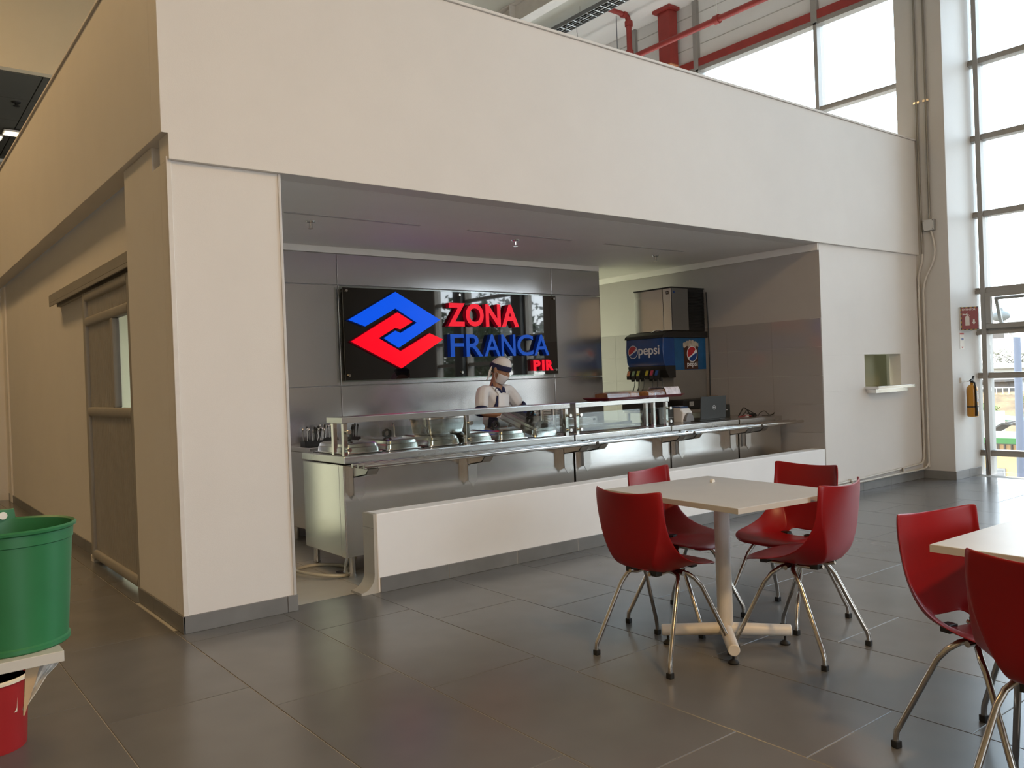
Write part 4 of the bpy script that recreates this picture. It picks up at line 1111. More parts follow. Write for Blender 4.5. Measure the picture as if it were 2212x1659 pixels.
for i in range(12):
    a, c = 2*PI*i/12, 2*PI*(i+1)/12
    pic.add([(.089+.012*math.cos(a), .194+.012*math.sin(a), .002), (.089+.012*math.cos(c), .194+.012*math.sin(c), .002), (.089+.007*math.cos(c), .194+.007*math.sin(c), .002), (.089+.007*math.cos(a), .194+.007*math.sin(a), .002)], [(0, 1, 2, 3)])
pic.xf(MX).build('extinguisher_symbol', SW, t)
MB().add([(.150, .125, .002), (.170, .125, .002), (.170, .095, .002), (.182, .095, .002), (.160, .066, .002), (.138, .095, .002), (.150, .095, .002)], [tuple(range(7))]).xf(MX).build('arrow_symbol', SW, t)
t = thing('inspection_label', 'small white paper label with red ends on the column under the red sign', 'label', (8.85, -.377, 1.61))
MB().box(8.79, 8.90, -.3775, -.3755, 1.52, 1.71).build('sheet', PAPER, t)
MB().box(8.795, 8.895, -.379, -.3774, 1.69, 1.706).build('red_heading', RED_I, t)
MB().prism([(8.82, 1.545), (8.88, 1.545), (8.85, 1.527)], 1, -.379, -.3774).build('red_tip', RED_I, t)
for a, b_ in ((8.815, 8.83), (8.84, 8.858), (8.866, 8.884)): MB().box(a, b_, -.379, -.3774, 1.622, 1.65).build('blue_print', BLUE_I, t)

def conduit(top, low, label, r=.0125):
    t = thing('wall_conduit', label, 'conduit', top[0], group='wall conduits in the corner')
    def sm(pts):
        P = [Vector(p) for p in pts]; out = []
        n = len(P)
        for i in range(n-1):
            p0, p1, p2, p3 = P[max(i-1, 0)], P[i], P[i+1], P[min(i+2, n-1)]
            for k in range(5):
                u = k/5; out.append(.5*((2*p1)+(-p0+p2)*u+(2*p0-5*p1+4*p2-p3)*u*u+(-p0+3*p1-3*p2+p3)*u**3))
        return out+[P[-1]]
    MB().tube(top, r, 10).build('steel_run', mat('galvanised', (.26, .245, .22), .45, .5), t, smooth=60)
    MB().tube(sm(low), r*.95, 10).build('white_run', mat('white_conduit', (.60, .57, .52), .45), t, smooth=60)
    for z in (6.1, 4.45): 
        p = [Vector(q) for q in top]; y = p[0].y
        MB().box(8.55, 8.58, y-.035, y+.035, z-.012, z+.012).build('clamp', STEEL, t)
    for x in (8.0, 6.9):
        zz = low[-1][2]+(x-low[-1][0])/(8.44-low[-1][0])*(.16-low[-1][2])
        MB().box(x-.006, x+.006, low[-1][1]-.017, -.0125 if low[-1][1] > -.04 else low[-1][1]+.012, zz-.02, zz+.026).build('clamp', mat('white_conduit', (.60, .57, .52), .45), t)
    return t
conduit([(8.558, -.075, 7.2), (8.558, -.075, 4.0), (8.558, -.085, 2.66)], [(8.558, -.085, 2.68), (8.558, -.080, 2.58), (8.558, -.035, 2.42), (8.558, -.028, 2.25), (8.558, -.028, 1.2), (8.558, -.028, .32), (8.545, -.028, .23), (8.50, -.028, .19), (8.40, -.028, .178), (7.5, -.028, .150), (6.55, -.028, .128)], 'conduit nearest the wall corner, turning low along the white front wall')
conduit([(8.558, -.185, 7.2), (8.558, -.185, 3.05)], [(8.558, -.195, 2.92), (8.558, -.225, 2.78), (8.558, -.230, 2.66), (8.558, -.205, 2.55), (8.558, -.12, 2.38), (8.558, -.085, 2.24), (8.558, -.082, 2.0), (8.558, -.082, .30), (8.552, -.078, .18), (8.52, -.055, .128), (8.42, -.046, .118), (7.5, -.046, .112), (6.55, -.046, .108)], 'conduit with the square junction box, running down the column')
t = thing('junction_box', 'square white junction box with four screws high on the column', 'junction box', (8.555, -.18, 2.985))
MB().box(8.525, 8.58, -.245, -.115, 2.92, 3.05).build('box_body', mat('box_grey', (.30, .30, .29), .5), t, bevel=.003)
MB().box(8.520, 8.526, -.242, -.118, 2.923, 3.047).build('box_cover', mat('box_cover', (.55, .56, .56), .5), t, bevel=.002)
for y in (-.232, -.128):
    for z in (2.933, 3.037): MB().cyl((8.521, y, z), (8.517, y, z), .005, n=8).build('screw', BLACK, t)
o = MB().tube([(9.17, -.50, .02), (9.195, -.455, .43)], .009, 8).build('leaning_rod', mat('rod_brown', (.10, .07, .05), .5), None, smooth=60); tag(o, 'thin dark rod leaning against the window mullion by the column', 'rod')

# ---- up under the roof
RP = thing('sprinkler_main', 'red sprinkler pipe with an elbow and drop below the roof', 'pipe', (8.7, 4.6, 7.2))
MB().tube([(5.0, 4.62, 7.24), (8.62, 4.62, 7.24), (8.68, 4.62, 7.20), (8.70, 4.62, 7.12), (8.70, 4.62, 6.55)], .045, 12).build('pipe_drop', REDPAINT, RP, smooth=60)
MB().tube([(8.70, 8.0, 6.535), (8.70, .4, 6.535)], .045, 12).build('pipe_run', REDPAINT, RP, smooth=60)
for p, q in (((8.55, 4.62, 7.24), (8.61, 4.62, 7.24)), ((8.70, 4.62, 7.14), (8.70, 4.62, 7.06)), ((8.70, 4.62, 6.66), (8.70, 4.62, 6.58)), ((8.70, 2.9, 6.535), (8.70, 2.82, 6.535))):
    MB().cyl(p, q, .066, n=14).build('coupling', REDPAINT, RP, smooth=40)
MB().tube([(8.70, 2.86, 7.25), (8.70, 2.86, 6.62)], .006, 6).build('hanger', STEEL, RP)
t = thing('red_post', 'short red steel post hanging from the soffit beside the window header', 'post', (9.1, 4.15, 6.3))
MB().box(9.0, 9.19, 4.02, 4.26, 6.34, 7.2).build('post_body', REDPAINT, t, bevel=.004)
MB().box(8.94, 9.19, 3.96, 4.32, 7.2, 7.248).build('top_plate', REDPAINT, t)
MB().box(9.0, 9.20, 4.02, 4.26, 6.325, 6.34).build('end_plate', mat('bare_rust', (.42, .17, .07), .6), t)
t = thing('cable_tray', 'dark wire cable tray hung along the edge of the ceiling panels', 'cable tray', (7.15, 4, 6.66))
for x in (7.03, 7.25): MB().box(x-.006, x+.006, .2, 8.9, 6.60, 6.66).build('side_rail', GREYP, t)
for i in range(60): MB().box(7.03, 7.25, .3+i*.143, .306+i*.143, 6.600, 6.607).build('rung', STEEL, t)
o = MB().tube([(7.09, .2, 6.615), (7.09, 8.9, 6.615)], .014, 6).tube([(7.13, .2, 6.618), (7.13, 8.9, 6.618)], .016, 6).tube([(7.19, .2, 6.616), (7.19, 8.9, 6.616)], .013, 6).build('tray_cables', BLACK, None); tag(o, 'bundle of black cables lying in the hung cable tray', 'cable')
for x in (7.03, 7.25):
    for y in (1, 4, 7): MB().box(x-.004, x+.004, y, y+.012, 6.66, 6.76).build('hanger', STEEL, t)
o = MB().tube([(7.28, 4.35, 6.72), (7.28, 4.35, 6.55), (7.29, 4.34, 6.44), (7.30, 4.30, 6.38)], .005, 6).lathe([(0, .0), (.05, 0), (.04, -.04), (0, -.05)], (7.28, 4.35, 6.70), 10).build('loose_wire', STEEL, None); tag(o, 'loose wire dangling from a small fitting beside the cable tray', 'wire')
o = MB().tube([(8.55, 4.75, 7.24), (8.56, 4.76, 5.6)], .008, 6).build('drop_cable', GREYP, None); tag(o, 'thin grey cable hanging straight beside the red drop pipe', 'cable')
for i, (x, lab) in enumerate(((6.22, 'pale steel roof beam left of the cable tray'), (4.6, 'pale steel roof beam farther left above the fascia'))):
    t = thing('roof_beam', lab, 'beam', (x, 4, 6.75))
    MB().box(x-.09, x+.09, -.9, 8.95, 6.45, 6.465).box(x-.006, x+.006, -.9, 8.95, 6.465, 6.735).box(x-.09, x+.09, -.9, 8.95, 6.735, 6.75).build('beam_section', WHITEMET, t)
    MB().box(x+.09, x+.16, -.9, 8.95, 6.50, 6.56).build('duct', GREYP, t)
    MB().box(x-.10, x+.01, 4.5, 4.52, 6.47, 6.735).build('stiffener', WHITEMET, t)

# lit tubes and sprinkler in the far dark ceiling
TUBE = mat('lit_tube', (.9, .85, .75), .5, emit=(1, .88, .62), estr=2.2)
for i, (x, y) in enumerate(((.55, 12.6), (.95, 12.2), (-2.2, 12.4), (-4.6, 12.4))):
    t = thing('ceiling_light', ['short lit tube light in the far dark ceiling, left one', 'lit double tube light in the far dark ceiling beside the left fascia', 'lit tube light in the far dark ceiling outside the frame on the left', 'lit tube light farthest left in the dark ceiling'][i], 'ceiling light', (x, y, 6.08))
    MB().box(-.22, .22, -.14, .14, -.03, .0).build('housing', WHITEMET, t, world=False)
    for yy in (-.07, .07): MB().box(-.20, .20, yy-.035, yy+.035, -.05, -.03).build('tube', TUBE, t, world=False)
t = thing('fire_sprinkler', 'dark sprinkler head on the far dropped ceiling at the upper left', 'sprinkler', (.72, 10.5, 6.1))
MB().lathe([(0, 0), (.07, 0), (.06, -.02), (.02, -.03), (.02, -.06), (.05, -.065), (.05, -.07), (0, -.07)], n=14).build('sprinkler_body', BLACK, t, world=False, smooth=40)
# kitchen lamps behind the panel wall (real ceiling panels with their own light)
for i, (x, y) in enumerate(((2.4, 3.7), (3.6, 3.45), (3.0, 5.6), (7.1, .268))):
    t = thing('kitchen_light', 'square kitchen ceiling light hidden behind the panel wall' if i < 3 else 'square ceiling light in the small room behind the pass opening', 'ceiling light', (x, y, 2.70 if i < 3 else 2.65), group='kitchen ceiling lights' if i < 3 else None)
    hs_ = .32 if i < 3 else .10
    MB().box(-hs_, hs_, -hs_, hs_, -.03, 0).build('frame', WHITEMET, t, world=False)
    MB().box(-hs_+.02, hs_-.02, -hs_+.02, hs_-.02, -.036, -.03).build('diffuser', mat('lit_diffuser', (.9, .9, .8), .5, emit=(.93, 1, .78), estr=3.0), t, world=False)
    area('kitchen_lamp', (x, y, 2.62 if i < 3 else 2.58), (0, 0, 0), 2*hs_-.05, 2*hs_-.05, 48 if i < 3 else 5, (.93, 1.0, .76))
# unseen lamps added over the hall to warm the walls, out of frame
for i, (x, y) in enumerate(((.2, -7.6), (-1.6, -9.4), (-3.2, 3.0), (-2.6, 6.2))):
    hz_ = 6.6 if i < 2 else 8.0
    t = thing('hall_fill_lamp', 'unseen warm lamp added high over the left hall to light the walls', 'fill lamp', (x, y, hz_), group='added warm fill lamps')
    MB().lathe([(.05, .35), (.08, .30), (.30, .05), (.32, 0), (.30, 0), (.07, .28)], n=24).build('reflector', ALU, t, world=False, smooth=40)
    MB().cyl((0, 0, .35), (0, 0, 8.5-hz_), .008, n=6).build('cord', BLACK, t, world=False)
    area('hall_fill_light', (x, y, hz_-.02), (0, 0, 0), .5, .5, (240, 120, 80, 110)[i], (1.0, .64, .28))

# ================================================================== THE WORKER
def skin(vs, es, rad, root=0, sub=2, vox=None, extra=None, name='tmp'):
    me = bpy.data.meshes.new(name); me.from_pydata([Vector(v) for v in vs], es, [])
    o = bpy.data.objects.new(name, me); COL.objects.link(o)
    md = o.modifiers.new('skin', 'SKIN'); md.use_smooth_shade = True; md.branch_smoothing = .6
    sv = me.skin_vertices[0].data
    for i, r in enumerate(rad):
        rr_ = r if isinstance(r, tuple) else (r, r); sv[i].radius = rr_
        sv[i].use_root = (i == root)
    s2 = o.modifiers.new('sub', 'SUBSURF'); s2.levels = sub; s2.render_levels = sub
    dg = bpy.context.evaluated_depsgraph_get()
    r = bpy.data.meshes.new_from_object(o.evaluated_get(dg)); bpy.data.objects.remove(o)
    return r
def remesh(meshes, vox, smooth_it=6):
    bm = bmesh.new()
    for m in meshes: bm.from_mesh(m)
    me = bpy.data.meshes.new('tmp'); bm.to_mesh(me); bm.free()
    o = bpy.data.objects.new('tmp', me); COL.objects.link(o)
    md = o.modifiers.new('r', 'REMESH'); md.mode = 'VOXEL'; md.voxel_size = vox; md.use_smooth_shade = True
    if smooth_it:
        s_ = o.modifiers.new('s', 'SMOOTH'); s_.factor = .5; s_.iterations = smooth_it
    dg = bpy.context.evaluated_depsgraph_get()
    r = bpy.data.meshes.new_from_object(o.evaluated_get(dg)); bpy.data.objects.remove(o)
    return r
def put(me, name, m, parent):
    me.name = name; me.materials.clear(); me.materials.append(m)
    for p in me.polygons: p.use_smooth = True
    o = bpy.data.objects.new(name, me); COL.objects.link(o); o.parent = parent; return o
SKIN = mat('skin', (.36, .185, .115), .5, var=.05, vscale=9)
CLOTH = mat('white_cloth', (.76, .745, .75), .8, var=.05, vscale=7, bump=.15, bscale=22)
APRON = mat('apron_cloth', (.86, .855, .87), .8, var=.03, vscale=6, bump=.12, bscale=16)
NAVYC = mat('navy_cloth', (.012, .014, .062), .8)
GLOVE = mat('blue_glove', (.04, .20, .33), .5, var=.08, vscale=20)
HAIR = mat('dark_hair', (.012, .009, .008), .5)
WK = thing('person', 'kitchen worker in white cap, face mask, white shirt and apron looking down behind the counter', 'person', (3.27, 1.39, 0), D2R(12))
# head: own local frame (face towards -y), pitched down and turned to the +x side
def head_mesh():
    bm = bmesh.new(); bmesh.ops.create_uvsphere(bm, u_segments=36, v_segments=28, radius=1)
    for v in bm.verts:
        x, y, z = v.co
        X, Y, Z = x*.074, y*.094, z*.115
        if z < -.1:                                    # narrow towards the chin
            k = min(1, (-.1-z)/.9); X *= 1-.38*k; 
            if y > 0: Y *= 1-.55*k
            else: Y *= 1-.12*k
        if y < -.2:
            f = (-.2-y)/.8
            nose = math.exp(-((x/.16)**2))*math.exp(-(((z+.14)/.16)**2)); Y -= .026*nose*f
            bridge = math.exp(-((x/.13)**2))*math.exp(-(((z-.06)/.14)**2)); Y -= .007*bridge*f
            for sx in (-1, 1):
                eye = math.exp(-(((x-sx*.40)/.20)**2))*math.exp(-(((z-.03)/.11)**2)); Y += .011*eye*f
                brow = math.exp(-(((x-sx*.40)/.26)**2))*math.exp(-(((z-.20)/.08)**2)); Y -= .005*brow*f
                chk = math.exp(-(((x-sx*.46)/.22)**2))*math.exp(-(((z+.20)/.18)**2)); Y -= .004*chk*f
            lip = math.exp(-((x/.26)**2))*(math.exp(-(((z+.44)/.055)**2))+math.exp(-(((z+.56)/.055)**2))); Y -= .007*lip*f
            chin = math.exp(-((x/.3)**2))*math.exp(-(((z+.86)/.12)**2)); Y -= .008*chin*f
        v.co = (X, Y, Z)
    for sx in (-1, 1):                                 # ears
        r = bmesh.ops.create_uvsphere(bm, u_segments=12, v_segments=10, radius=1)
        for v in r['verts']:
            x, y, z = v.co; v.co = (sx*(.074+x*.010+.006), .012+y*.020+.006*z, -.004+z*.033)
    return bm
HC = Vector((.018, -.055, 1.448))
HM = Matrix.Translation(HC) @ Euler((D2R(30), 0, D2R(22)), 'XYZ').to_matrix().to_4x4()
HM = Matrix.Translation(HC) @ Matrix.Rotation(D2R(20), 4, 'Z') @ Matrix.Rotation(D2R(27), 4, 'X')
hb = head_mesh(); bmesh.ops.transform(hb, matrix=HM, verts=hb.verts); hme = bpy.data.meshes.new('head'); hb.to_mesh(hme); hb.free()
SR_, SL_ = (-.178, .0, 1.275), (.178, .0, 1.275)
ER, EL = (-.278, -.075, 1.060), (.295, -.070, 1.072)
WR_, WL_ = (-.075, -.285, 1.030), (.160, -.245, 1.045)
vs = [(0, .0, .86), (0, .0, .99), (0, -.005, 1.12), (0, .0, 1.235), (0, -.005, 1.305), (.006, -.022, 1.37), (.012, -.04, 1.42),
      (-.09, 0, 1.275), SR_, ER, WR_, (.09, 0, 1.275), SL_, EL, WL_,
      (-.085, 0, .80), (-.088, -.005, .45), (-.09, .01, .09), (-.095, -.10, .035), (.085, 0, .80), (.088, -.005, .45), (.09, .01, .09), (.095, -.10, .035)]
es = [(0, 1), (1, 2), (2, 3), (3, 4), (4, 5), (5, 6), (3, 7), (7, 8), (8, 9), (9, 10), (3, 11), (11, 12), (12, 13), (13, 14), (0, 15), (15, 16), (16, 17), (17, 18), (0, 19), (19, 20), (20, 21), (21, 22)]
rad = [(.145, .11), (.125, .095), (.130, .10), (.12, .085), (.065, .06), (.050, .052), (.050, .055), (.075, .065), .052, .040, .026, (.075, .065), .052, .040, .026, .085, .056, .040, .030, .085, .056, .040, .030]
body = remesh([skin(vs, es, rad, 0, 1), hme], .0075, 3)
put(body, 'body', SKIN, WK)
# shirt with short sleeves
def lerp(a, b, t): return tuple(a[i]+(b[i]-a[i])*t for i in range(3))
svs = [(0, .0, .90), (0, .0, 1.0), (0, -.005, 1.12), (0, .0, 1.225), (0, -.002, 1.30), (-.09, 0, 1.268), SR_, lerp(SR_, ER, .5), lerp(SR_, ER, .88), (.09, 0, 1.268), SL_, lerp(SL_, EL, .5), lerp(SL_, EL, .88)]
ses = [(0, 1), (1, 2), (2, 3), (3, 4), (3, 5), (5, 6), (6, 7), (7, 8), (3, 9), (9, 10), (10, 11), (11, 12)]
srad = [(.160, .130), (.150, .122), (.158, .132), (.145, .118), (.074, .070), (.092, .086), .072, .070, .072, (.092, .086), .072, .070, .072]
shirt = remesh([skin(svs, ses, srad, 0, 1)], .009, 3)
shirt_o = put(shirt, 'shirt', CLOTH, WK)
pvs = [(0, 0, .93), (0, 0, .85), (-.09, 0, .78), (-.092, -.005, .45), (-.094, .01, .12), (.09, 0, .78), (.092, -.005, .45), (.094, .01, .12)]
put(remesh([skin(pvs, [(0, 1), (1, 2), (2, 3), (3, 4), (1, 5), (5, 6), (6, 7)], [(.157, .128), (.165, .132), .100, .075, .062, .100, .075, .062], 0, 1)], .010, 3), 'trousers', NAVYC, WK)
for sx in (-1, 1):
    put(remesh([skin([(sx*.095, .04, .05), (sx*.098, -.05, .045), (sx*.10, -.13, .035)], [(0, 1), (1, 2)], [(.045, .045), (.046, .042), (.042, .032)], 0, 1)], .008, 2), 'shoe', RUBBER, WK)
for s0, e0 in ((SR_, ER), (SL_, EL)):
    a, b_ = Vector(lerp(s0, e0, .80)), Vector(lerp(s0, e0, 1.0))
    d = (b_-a)
    MB().tube([a+d*.02, a+d*.55, a+d*1.0], [.0605, .0635, .0625], 22, cap=False).build('sleeve_cuff', NAVYC, WK, world=False, smooth=60, solid=.006)
# patches that hug the clothing and the face
def bvh(me): return BVHTree.FromPolygons([v.co.copy() for v in me.vertices], [tuple(p.vertices) for p in me.polygons])
sh_b = bvh(shirt); bd_b = bvh(body)
def hug(tree, quad, nu, nv, off, direction=Vector((0, 1, 0)), start=.6):
    # quad: four corner points (x,z); shot along +y onto the cloth
    rows = []
    for j in range(nv+1):
        v = j/nv; r = []
        for i in range(nu+1):
            u = i/nu
            x = (quad[0][0]*(1-u)+quad[1][0]*u)*(1-v)+(quad[3][0]*(1-u)+quad[2][0]*u)*v
            z = (quad[0][1]*(1-u)+quad[1][1]*u)*(1-v)+(quad[3][1]*(1-u)+quad[2][1]*u)*v
            h = tree.ray_cast(Vector((x, -start, z)), direction)
            y = h[0].y if h[0] is not None else None
            r.append([x, y, z])
        rows.append(r)
    ys_ = [p[1] for r in rows for p in r if p[1] is not None]
    dflt = max(ys_) if ys_ else 0
    return [[Vector((p[0], (p[1] if p[1] is not None else dflt)-off, p[2])) for p in r] for r in rows]
MB().grid(hug(sh_b, [(-.100, .86), (.140, .86), (.100, 1.215), (-.060, 1.240)], 12, 16, .012)).build('apron_bib', APRON, WK, world=False, smooth=60, solid=.004)
MB().grid(hug(sh_b, [(-.155, .90), (-.095, .90), (-.055, 1.20), (-.078, 1.215)], 4, 14, .008)).build('side_stripe', NAVYC, WK, world=False, smooth=60, solid=.003)
MB().grid(hug(sh_b, [(-.060, 1.225), (-.030, 1.235), (-.068, 1.305), (-.100, 1.295)], 3, 7, .012)).build('apron_strap', APRON, WK, world=False, smooth=60, solid=.004)
MB().grid(hug(sh_b, [(-.035, 1.215), (.010, 1.245), (-.045, 1.33), (-.075, 1.305)], 5, 7, .009)).build('collar', NAVYC, WK, world=False, smooth=60, solid=.004)
MB().grid(hug(sh_b, [(.010, 1.245), (.050, 1.235), (.072, 1.31), (.040, 1.325)], 5, 7, .009)).build('collar', NAVYC, WK, world=False, smooth=60, solid=.004)
b = MB(); p = hug(sh_b, [(-.084, 1.255), (-.060, 1.255), (-.060, 1.282), (-.084, 1.282)], 2, 2, .020)
c_ = p[1][1]
b.box(c_.x-.014, c_.x+.014, c_.y-.003, c_.y+.003, c_.z-.014, c_.z+.014); bk_ = b.build('strap_buckle', BLACK, WK, world=False, bevel=.002)
MB().box(c_.x-.008, c_.x+.008, c_.y-.005, c_.y-.002, c_.z-.008, c_.z+.008).build('buckle_centre', APRON, bk_, world=False)
# lower apron skirt over the front of the legs
rows = []
for j in range(9):
    z = .92-.36*j/8; rows.append([Vector((.185*math.sin(a), -.175*math.cos(a)-.02*j/8, z)) for a in [D2R(-75+150*i/14) for i in range(15)]])
MB().grid(rows).build('apron_skirt', APRON, WK, world=False, smooth=60, solid=.004)
# head dress, in head space
Hi = HM.inverted()
def hs(fn, rows, cols): return [[HM @ Vector(fn(i/rows, j/cols)) for j in range(cols+1)] for i in range(rows+1)]
def capf(u, v):
    a = 2*PI*v; t_ = u*D2R(84)
    # dome from crown (u=0) to hairline (u=1)
    r = math.sin(t_); zc = math.cos(t_)
    return (.081*r*math.sin(a), -.100*r*math.cos(a)+.004, .028+.102*zc+.016*math.cos(a)*r)
MB().grid(hs(capf, 12, 36)).build('cap', CLOTH, WK, world=False, smooth=80)
def bandf(u, v):
    a = 2*PI*v; z = .066-.050*u+.016*math.cos(a)*1.0-.010
    return ((.0825+.000*u)*math.sin(a), -(.1012)*math.cos(a)+.004, z)
MB().grid(hs(bandf, 4, 36)).build('cap_band', NAVYC, WK, world=False, smooth=80, solid=.003)
def hairf(u, v):
    a = D2R(95)+D2R(170)*v
    return (.079*math.sin(a)*(1-.1*u), -.098*math.cos(a)*(1-.15*u)+.002, .02-.055*u)
MB().grid(hs(hairf, 5, 14)).build('hair', HAIR, WK, world=False, smooth=80, solid=.006)
b = MB(); rows = []
for i in range(8):
    u = i/7
    c0_ = HM @ Vector((-.055-.012*u, .062, .018)); base = c0_+Vector((-.058*u, .02*u, -.130*u))
    wd = .016+.046*math.sin(PI*min(1, u*1.1))*(1-.45*u)
    rows.append([base+Vector((wd*(k/4-.5)*1.3, .006*math.sin(k*1.7+i)+wd*(k/4-.5)*.5, 0)) for k in range(5)])
b.grid(rows).build('cap_tail', CLOTH, WK, world=False, smooth=80, solid=.005)
kn = HM @ Vector((-.058, .062, .018))
MB().lathe([(0, -.012), (.010, -.008), (.012, 0), (.010, .008), (0, .012)], kn, 10).build('cap_knot', NAVYC, WK, world=False, smooth=80)
# mask: shell pushed out from the lower face
def maskf(u, v):
    a = D2R(-72)+D2R(144)*v
    z = -.018-.092*u
    wfac = .078*(1-.30*u**1.5)
    x = wfac*math.sin(a)
    nose = math.exp(-((x/.020)**2))*math.exp(-(((u-.10)/.25)**2))*.020
    y = -(.099-.010*u*u)*math.cos(a)*(1.0)-nose-.006*math.sin(PI*u)*math.cos(a)+.004
    return (x, y, z)
pleat = hs(maskf, 12, 20)
MB().grid(pleat).build('face_mask', mat('mask_cloth', (.66, .63, .65), .8), WK, world=False, smooth=80, solid=.003)
for sx in (-1, 1):
    for zz in (-.024, -.095):
        MB().tube([HM @ Vector((sx*.076, -.03, zz)), HM @ Vector((sx*.081, -.005, zz*.6)), HM @ Vector((sx*.084, .014, -.008))], .0016, 5).build('mask_loop', CLOTH, WK, world=False)
for sx in (-1, 1):
    # lowered lids, brows and a dark line of lashes
    e0 = lambda x, z, y: HM @ Vector((sx*x, y, z))
    MB().tube([e0(.018, .002, -.0915), e0(.029, -.003, -.0885), e0(.042, .001, -.0815)], [.0012, .0026, .0012], 6).build('eyelash', HAIR, WK, world=False)
    MB().tube([e0(.014, .022, -.0965), e0(.029, .028, -.0935), e0(.046, .022, -.084)], [.0016, .0030, .0014], 6).build('eyebrow', HAIR, WK, world=False)
# gloved hands: palm and five separate bent fingers
def hand(wr, aim, palm_n, side):
    aim = Vector(aim).normalized(); pn = Vector(palm_n); pn = (pn-aim*pn.dot(aim)).normalized(); lat = aim.cross(pn)*side
    W_ = Vector(wr)
    V, E_, R_ = [], [], []
    def av(p, r): V.append(p); R_.append(r); return len(V)-1
    a = av(W_-aim*.035, (.030, .026)); b0 = av(W_+aim*.005, (.026, .022)); c = av(W_+aim*.045, (.030, .017)); E_.append((a, b0)); E_.append((b0, c))
    ms = [skin(V, E_, R_, 0, 1)]
    fl = [(-.030, .062, .0078), (-.010, .072, .0082), (.010, .068, .0080), (.028, .054, .0070)]
    for (s_, ln, rd) in fl:
        k = W_+aim*.052+lat*s_; p1 = k+aim*ln*.42+pn*.012; p2 = p1+aim*ln*.25+pn*.020; p3 = p2+aim*ln*.08+pn*.020
        ms.append(skin([W_+aim*.02+lat*s_*.7, k, p1, p2, p3], [(0, 1), (1, 2), (2, 3), (3, 4)], [rd*1.1, rd*1.15, rd, rd*.95, rd*.8], 0, 1))
    k = W_+aim*.012-lat*.026; p1 = k+aim*.022-lat*.024+pn*.012; p2 = p1+aim*.026-lat*.006+pn*.016; p3 = p2+aim*.014+pn*.010
    ms.append(skin([W_+aim*.005-lat*.008, k, p1, p2, p3], [(0, 1), (1, 2), (2, 3), (3, 4)], [.012, .0115, .0095, .0088, .0072], 0, 1))
    return remesh(ms, .0036, 2)
put(hand(WR_, (.75, -.62, -.06), (0, -.25, -1), 1), 'glove', GLOVE, WK)
put(hand(WL_, (-.45, -.88, .10), (-.15, -.2, -1), -1), 'glove', GLOVE, WK)

# ================================================================== OUTSIDE
ghill = mat('grass_outside', (.10, .12, .035), .9, var=.3, vscale=.8)
GZ = -4.2
o = MB().box(10.0, 160, -90, 90, GZ-.2, GZ).build('ground', mat('yard_ground', (.46, .44, .41), .9, var=.10, vscale=.3)); struct(o); o.name = 'floor'
def obox(name, label, cat, dims, m, extra=None):
    x0, x1, y0, y1, z0, z1 = dims
    t = thing(name, label, cat, ((x0+x1)/2, (y0+y1)/2, GZ))
    MB().box(*dims).build('wall', m, t)
    return t
# slope with bushes
rows = []
rnd = random.Random(4)
for i in range(15):
    u = i/14; rows.append([Vector((34+u*14, -20+4*k, -1.95+1.70*min(1, u*1.5)+rnd.uniform(-.07, .07))) for k in range(16)])
o = MB().grid(rows).build('grassy_slope', mat('slope_soil', (.16, .095, .040), .95, var=.5, vscale=1.4), None, smooth=80); tag(o, 'brown and green overgrown slope outside the right window', 'slope')
LEAFS = [mat('leaf_olive', (.13, .11, .030), .8, var=.3, vscale=3), mat('leaf_dark', (.028, .045, .014), .8, var=.4, vscale=1.2), mat('leaf_grass', (.12, .15, .03), .8, var=.3, vscale=3)]
def leaves(b, c, rx, ry, rz, n, s, seed):
    r_ = random.Random(seed)
    for _ in range(n):
        while True:
            q = Vector((r_.uniform(-1, 1), r_.uniform(-1, 1), r_.uniform(-1, 1)))
            if q.length <= 1: break
        q = q*(.55+.45*r_.random())
        p = Vector(c)+Vector((q.x*rx, q.y*ry, q.z*rz))
        d = Vector((r_.uniform(-1, 1), r_.uniform(-1, 1), r_.uniform(-1, .4))).normalized(); e_ = d.orthogonal().normalized()
        ss = s*r_.uniform(.6, 1.3)
        b.add([p-d*ss, p+e_*ss*.38, p+d*ss, p-e_*ss*.38], [(0, 1, 2, 3)])
for i in range(9):
    x, y = 36+rnd.uniform(0, 5), 3+i*1.5+rnd.uniform(-.5, .5)
    u = (x-34)/14; z = -1.95+1.70*min(1, u*1.5)
    t = thing('bush', 'low olive bush number on the slope', 'bush', (x, y, z-.1)); t['label'] = 'low olive green bush on the slope outside the right window'; t['group'] = 'bushes on the slope'
    b = MB(); leaves(b, (x, y, z+.18), .8, .8, .30, 260, .09, i+50); b.build('foliage', LEAFS[0 if i % 2 else 2], t)
    MB().tube([(x, y, z-.15), (x+.05, y, z+.3)], .03, 5).build('stem', CARD, t)
HZE = mat('house_white', (.50, .46, .39), .8, var=.08, vscale=1)
HZG = mat('house_grey', (.12, .10, .085), .8, var=.1, vscale=1)
def house(name, label, cat, x0, x1, y0, y1, z0, z1, m, win, roofm, rh=.5):
    t = thing(name, label, cat, ((x0+x1)/2, (y0+y1)/2, z0))
    MB().box(x0, x1, y0, y1, z0, z1).build('wall', m, t)
    MB().prism([(y0-.3, z1), (y1+.3, z1), (y1+.3, z1+.12), ((y0+y1)/2, z1+rh), (y0-.3, z1+.12)], 0, x0-.3, x1+.3).build('roof', roofm, t)
    n = win
    for i in range(n):
        a = y0+(y1-y0)*(i+.25)/n; c = y0+(y1-y0)*(i+.75)/n
        f = MB().box(x0-.05, x0, a, c, z0+(z1-z0)*.35, z0+(z1-z0)*.75).build('window', FRAME, t)
        MB().box(x0-.06, x0-.05, a+.06, c-.06, z0+(z1-z0)*.35+.06, z0+(z1-z0)*.75-.06).build('pane', mat('far_pane', (.22, .21, .20), .3), f)
    return t
